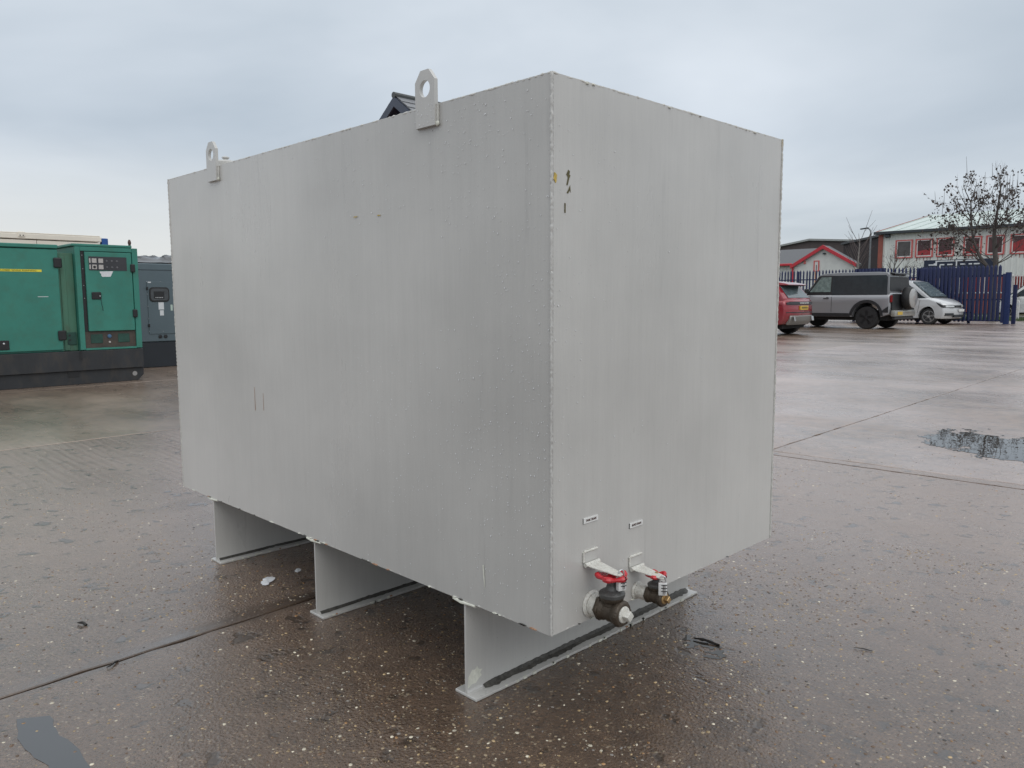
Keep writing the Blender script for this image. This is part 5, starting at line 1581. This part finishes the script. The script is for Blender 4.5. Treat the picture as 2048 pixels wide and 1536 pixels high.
sgm = [(.72, 3.25, 3.46, 3.53), (.72, .82, 3.20, 3.459), (.30, .62, 3.22, 3.30), (1.0, 1.28, 3.22, 3.30), (1.46, 1.80, 3.22, 3.30), (2.25, 2.55, 3.22, 3.30), (2.75, 2.95, 3.22, 3.30), (3.05, 3.40, 3.22, 3.30), (.98, 1.05, 3.0, 3.219), (1.98, 2.06, 3.0, 3.459), (.62, .719, 3.22, 3.36)]
for a in sgm:
    MB().box(S0 + a[0], S0 + a[1], -.172, -.161, a[2], a[3]).build('sign_lettering', MAT_SIGNW, sg, smooth=0)
MB().box(-19.98 - OX, -19.62 - OX, -.30, -.04, 5.28, 5.50).build('alarm_box', MAT_GUTTER, off, bevel=.03)
MB().lathe([(.10, -.04), (.12, -.09), (.09, -.15), (.02, -.17)], (-16.83 - OX, 0, 5.50), 'y', 14).build('round_lamp', MAT_PVC, off)
MB().box(4.55, 4.95, -.62, -.40, OE + .0, OE + .22).build('gutter_box', MAT_GUTTER, off, bevel=.02)

# white railing in front of the office
rail = thing('railing', 'white baluster railing in front of the red office base, right of the gate', 'railing', (-12, 52.5, 0))
for z in (1.30, 2.28):
    MB().box(-6, 8, -.03, .03, z, z + .07).build('rail', MAT_PVC, rail, smooth=0)
bal = MB().box(-.022, .022, -.022, .022, 1.37, 2.28).mesh('baluster', MAT_PVC, smooth=0)
x = -5.9
while x < 8:
    place('baluster', bal, rail, (x, 0, 0)); x += .14
for xp in (-5.95, -2.5, 1, 4.5, 7.95):
    MB().box(xp - .05, xp + .05, .031, .13, 0, 2.4).build('post', MAT_PVC, rail, smooth=0)
MB().box(-6, 8, .14, .22, 1.28, 2.36).build('red_panel', paint('red_panel', (.33, .05, .045), .6, var=.12), rail, smooth=0)
wp = thing('verge_post', 'short white wooden post on the grass right of the gate', 'post', (-8.58, 43.2, 0))
MB().prism([(-.055, 0), (.055, 0), (.055, .86), (.0, .93), (-.055, .90)], -.05, .05, 'xz').build('post_shaft', MAT_PVC, wp, bevel=.008)
MB().box(-.058, .058, -.056, -.051, .70, .78).build('reflector', MAT_LABELW, wp, smooth=0)

# small grey shed with red trim
MAT_REDTR = paint('bright_red_trim', (0.52, 0.030, 0.045), 0.4, var=0.1, scale=2)
MAT_SHED = paint('light_grey_render', (0.64, 0.64, 0.61), 0.6, var=0.08, scale=2)
MAT_SLATE = paint('dark_grey_roof', (0.075, 0.078, 0.085), 0.5, var=0.15, scale=2)
SX, SY = -23.95, 56.0
shed = thing('gabled_shed', 'small light grey gabled building with bright red roof trim and downpipe', 'building', (SX, SY, 0))
MB().prism([(-2.25, 0), (2.25, 0), (2.25, 3.42), (0, 4.72), (-2.25, 3.42)], 0, .9, 'xz').build('gable_wall', MAT_SHED, shed, smooth=0)
for sx in (-1, 1):
    MB().prism([(0, 4.90), (sx * 2.42, 3.50), (sx * 2.42, 3.36), (0, 4.74)], -.14, .9, 'xz').build('roof', MAT_SLATE, shed, smooth=0)
    MB().prism([(0, 4.93), (sx * 2.46, 3.52), (sx * 2.46, 3.26), (0, 4.66)], -.24, -.145, 'xz').build('barge_board', MAT_REDTR, shed, smooth=0)
wg = MB().box(-9.5, -2.26, .4, 7, 0, 3.58).build('wing_wall', MAT_CLAD, shed, smooth=0)
for k in range(24):
    MB().box(-9.4 + k * .3, -9.34 + k * .3, .365, .399, 0, 3.5).build('cladding_rib', MAT_CLAD, wg, smooth=0)
MB().prism([(.1, 3.60), (3.6, 4.95), (7.2, 3.60)], -9.6, -1.6, 'yz').build('wing_roof', MAT_SLATE, shed, smooth=0)
MB().box(-9.6, -2.46, -.02, .10, 3.50, 3.68).build('gutter', MAT_REDTR, shed, bevel=.03)
MB().box(-2.40, -2.27, -.13, -.01, 0, 3.45).build('downpipe', MAT_REDTR, shed, bevel=.03)
fr = MB()
for a in ((-.72, -.64, 3.02, 3.82), (-.38, -.30, 3.02, 3.82), (-.639, -.381, 3.74, 3.82), (-.639, -.381, 3.02, 3.08)):
    fr.box(a[0], a[1], -.06, -.001, a[2], a[3])
sw = fr.build('window', MAT_REDT, shed, smooth=0)
MB().box(-.639, -.381, -.035, -.002, 3.081, 3.739).build('pane', MAT_PVC, sw, smooth=0)
MB().box(-.54, -.48, -.042, -.036, 3.12, 3.5).build('pane_shadow', MAT_GUTTER, sw, smooth=0)
MB().box(-.02, .16, -.2, -.002, 4.25, 4.36).build('floodlight', MAT_GUTTER, shed, bevel=.02)
MB().box(-1.48, -1.34, -.09, -.002, 3.60, 3.84).build('alarm_box', MAT_REDT, shed, bevel=.015)

# dark brown warehouse far behind
MAT_BROWN = paint('dark_brown_cladding', (0.085, 0.065, 0.062), 0.6, var=0.15, scale=1, stretch=(3, 3, .2))
ware = thing('warehouse', 'dark brown low-pitched warehouse behind the small red-trimmed building', 'building', (-36, 80, 0))
MB().prism([(-10, 0), (9.5, 0), (9.5, 6.35), (0, 7.05), (-10, 5.6)], 0, 25, 'xz').build('wall', MAT_BROWN, ware, smooth=0)
MB().prism([(0, 7.26), (9.8, 6.52), (9.8, 6.36), (0, 7.06), (-10.3, 5.56), (-10.3, 5.72)], -.3, 25, 'xz').build('roof', paint('pale_verge', (.34, .35, .34), .5), ware, smooth=0)
for k in range(30):
    MB().box(-9.6 + k * .63, -9.52 + k * .63, -.05, -.001, 0, 5.4).build('cladding_rib', MAT_BROWN, ware, smooth=0)
ware2 = thing('warehouse', 'darker brick warehouse with low grey gable just left of the grey office', 'building', (-29.2, 76, 0))
MB().prism([(-1.6, 0), (6, 0), (6, 6.2), (1.8, 6.75), (-1.6, 6.2)], 0, 20, 'xz').build('wall', paint('black_brown_brick', (.040, .032, .034), .7, var=.2, scale=2), ware2, smooth=0)
MB().prism([(1.8, 6.98), (6.2, 6.40), (6.2, 6.22), (1.8, 6.77), (-1.8, 6.18), (-1.8, 6.36)], -.2, 20, 'xz').build('roof', MAT_SLATE, ware2, smooth=0)

# street lamp
lamp = thing('street_lamp', 'slim grey street lamp with a bent neck beside the grey office', 'street lamp', (-16.82, 46, 0))
pts = [(0, 0, 0), (0, 0, 1.2), (0, 0, 3.8), (0, 0, 4.75)] + [(-.22 + .22 * math.cos(a), 0, 4.80 + .30 * math.sin(a)) for a in np.linspace(.2, 1.5, 6)]
MB().tube(pts, [.075, .07, .05, .042] + [.036] * 6, 10).build('lamp_post', paint('galvanised_grey', (.16, .17, .18), .5, metal=.2), lamp)
MB().obox((-.38, 0, 5.10), (.46, .16, .07), (0, R(-6), 0)).build('lamp_head', MAT_GUTTER, lamp, bevel=.02)


# ------------------------------------------------------------------ winter trees
MAT_BARK = paint('dark_wet_bark', (0.075, 0.064, 0.058), 0.7, var=0.3, scale=8, bump=.5, bscale=60)
MAT_BARK_P = paint('pale_birch_bark', (0.22, 0.20, 0.185), 0.7, var=0.3, scale=9)
MAT_LEAF = paint('dead_brown_leaf', (0.070, 0.052, 0.045), 0.7, var=0.4, scale=5)


def grow(mb, tips, p, d, ln, r, depth, rr, up_=.25, spread=.6, kids=(2, 4), taper=.72):
    segs = 5
    pts, rads = [p.copy()], [r]
    for i in range(segs):
        d = (d + Vector((rr.gauss(0, .10), rr.gauss(0, .10), rr.gauss(0, .05) + up_ * .12))).normalized()
        p = p + d * (ln / segs)
        pts.append(p.copy()); rads.append(r * (1 - (1 - taper) * (i + 1) / segs))
    mb.tube(pts, rads, 6 if r > .03 else 4, caps=True)
    if depth == 0:
        tips += [(pts[k], d) for k in (2, 3, 4, 5)]
        return
    for k in range(rr.randint(*kids) + 1):
        i = rr.randint(2, segs)
        side = Vector((rr.gauss(0, 1), rr.gauss(0, 1), rr.gauss(0, .45)))
        nd = (d + (side - d * side.dot(d)).normalized() * spread * rr.uniform(.6, 1.3) + Vector((0, 0, up_))).normalized()
        grow(mb, tips, pts[i], nd, ln * rr.uniform(.55, .82), rads[i] * rr.uniform(.5, .68), depth - 1, rr, up_, spread, kids, taper)


def leaves(tips, n, size, rr, droop=.10):
    vs, fs = [], []
    for _ in range(n):
        p, d = rr.choice(tips)
        q = p + Vector((rr.gauss(0, .06), rr.gauss(0, .06), -abs(rr.gauss(0, droop))))
        s = size * rr.uniform(.6, 1.3)
        m = Euler((rr.uniform(0, 6.3), rr.uniform(0, 6.3), rr.uniform(0, 6.3))).to_matrix()
        o = len(vs)
        for v in ((-.5, 0, 0), (-.1, -.34, .10), (.5, 0, -.05), (-.1, .34, .12), (0, 0, -.10)):
            vs.append(q + m @ Vector(v) * s)
        fs += [(o, o + 1, o + 4), (o + 1, o + 2, o + 4), (o + 2, o + 3, o + 4), (o + 3, o, o + 4)]
    return MB().add(vs, fs)


rr = random.Random(5)
tree = thing('plane_tree', 'bare winter tree with a few dead brown leaves behind the blue gate', 'tree', (-9.15, 41, 0))
mb, tips = MB(), []
trunk = MB()
trunk.tube([(0, 0, 0), (.02, 0, .8), (.0, 0, 1.7), (-.02, 0, 2.3)], [.17, .145, .13, .13], 10)
trunk.tube([(0, 0, 2.0), (.04, 0, 2.7), (-.05, 0, 3.4), (-.10, 0, 4.2), (-.02, 0, 5.2), (.05, .02, 6.2)], [.125, .115, .10, .075, .05, .028], 9)
trunk.tube([(-.03, 0, 1.9), (-.28, -.05, 2.5), (-.62, -.1, 3.0), (-.95, -.1, 3.8), (-1.10, 0, 4.7), (-1.20, .1, 5.7)], [.095, .085, .07, .055, .042, .028], 9)
for base_, dirs in (((.02, 0, 2.6), ((1, -.2, .35), (.9, .5, .7), (-.6, .8, .8))), ((-.05, 0, 3.3), ((1, .2, .7), (-.5, .6, .9), (.6, -.6, .9), (1, -.3, 1.2))),
                    ((-.10, 0, 4.2), ((.9, .1, 1.0), (-.6, .4, 1.2), (.4, -.7, 1), (1, .5, .7))),
                    ((-.02, 0, 5.1), ((.8, 0, 1.2), (-.4, -.3, 1.5), (.3, .6, 1.3))), ((.05, .02, 6.1), ((.3, .1, 1.6), (-.3, .1, 1.6))),
                    ((-.28, -.05, 2.5), ((-1, .3, .7), (-.7, -.7, .8))),
                    ((-.62, -.1, 3.0), ((-1, .2, .75), (-1, -.3, 1.0), (-.8, .3, .5))), ((-.95, -.1, 3.8), ((-1, -.2, .9), (-1, .3, .6), (.3, .7, 1), (.3, -.4, 1.1))),
                    ((-1.10, 0, 4.7), ((-1, .3, 1.0), (.5, .4, 1.4), (-.4, -.6, 1.3))), ((-1.2, .1, 5.6), ((.2, 0, 1.6), (-.5, .2, 1.4)))):
    for d in dirs:
        grow(mb, tips, Vector(base_), Vector(d).normalized(), rr.uniform(.95, 1.4) * (.75 if base_[2] > 5 else 1.1), .030, 3 if base_[2] < 4.5 else 2, rr, .10, .75, (1, 3), .5)
for k in range(34):      # the straight water shoots on top
    p, d = rr.choice([q for q in tips if q[0].z > 5.0])
    mb.tube([p, p + Vector((rr.gauss(0, .05), rr.gauss(0, .05), rr.uniform(.4, 1.0)))], [.012, .005], 4)
trunk.build('trunk', MAT_BARK, tree)
mb.build('crown', MAT_BARK, tree, smooth=0)
leaves([q for q in tips if 2.6 < q[0].z < 7.2], 2100, .13, rr).build('dead_leaves', MAT_LEAF, tree, smooth=0)['kind'] = 'stuff'

rr = random.Random(9)
sap = thing('young_birch', 'slender pale-stemmed bare young tree left of the street lamp', 'tree', (-16.28, 43, 0))
MB().tube([(0, 0, 0), (.02, 0, 1.5), (-.02, 0, 3.0), (.03, 0, 4.0), (-.05, 0, 4.6)], [.075, .065, .045, .03, .008], 8).build('trunk', MAT_BARK_P, sap)
mb, tips = MB(), []
for z in (2.3, 2.6, 2.9, 3.2, 3.4, 3.7, 4.0):
    for s_ in (-1, 1):
        d = Vector((s_ * rr.uniform(.5, 1), rr.gauss(0, .3), 1.5)).normalized()
        ln = rr.uniform(1.1, 1.9)
        p0 = Vector((0, 0, z))
        mb.tube([p0, p0 + d * ln * .5, p0 + d * ln * .95 + Vector((0, 0, .15))], [.018, .012, .006], 4)
        grow(mb, tips, p0 + d * ln * .4, (d + Vector((s_ * .5, 0, .2))).normalized(), rr.uniform(.5, .9), .011, 0, rr, .3, .4, (1, 2), .5)
mb.build('crown', paint('thin_twig', (.11, .085, .08), .8, var=.2), sap, smooth=0)

rr = random.Random(21)
bush = thing('bare_shrub', 'wide bare twiggy shrub in front of the red corner of the office', 'shrub', (-15.0, 44.6, 0))
MB().tube([(0, 0, 0), (-.05, 0, 1.0), (.0, 0, 1.9), (.12, 0, 2.6)], [.10, .085, .065, .05], 8).build('trunk', MAT_BARK, bush)
mb, tips = MB(), []
for z, d in ((2.0, (1, 0, .8)), (2.2, (.9, .5, 1.0)), (2.5, (.5, -.5, 1.3)), (2.3, (-.5, .2, 1.2)), (2.0, (-.8, -.2, .8)), (2.1, (1.2, -.2, .6)), (2.5, (.9, .3, 1.2)), (2.5, (.1, .1, 1.8)), (1.8, (1, .3, .4))):
    grow(mb, tips, Vector((.03, 0, z)), Vector(d).normalized(), rr.uniform(.8, 1.15), .030, 2, rr, .10, .75, (2, 3), .5)
mb.build('crown', MAT_BARK, bush, smooth=0)
leaves(tips, 120, .06, rr).build('dead_leaves', MAT_LEAF, bush, smooth=0)['kind'] = 'stuff'
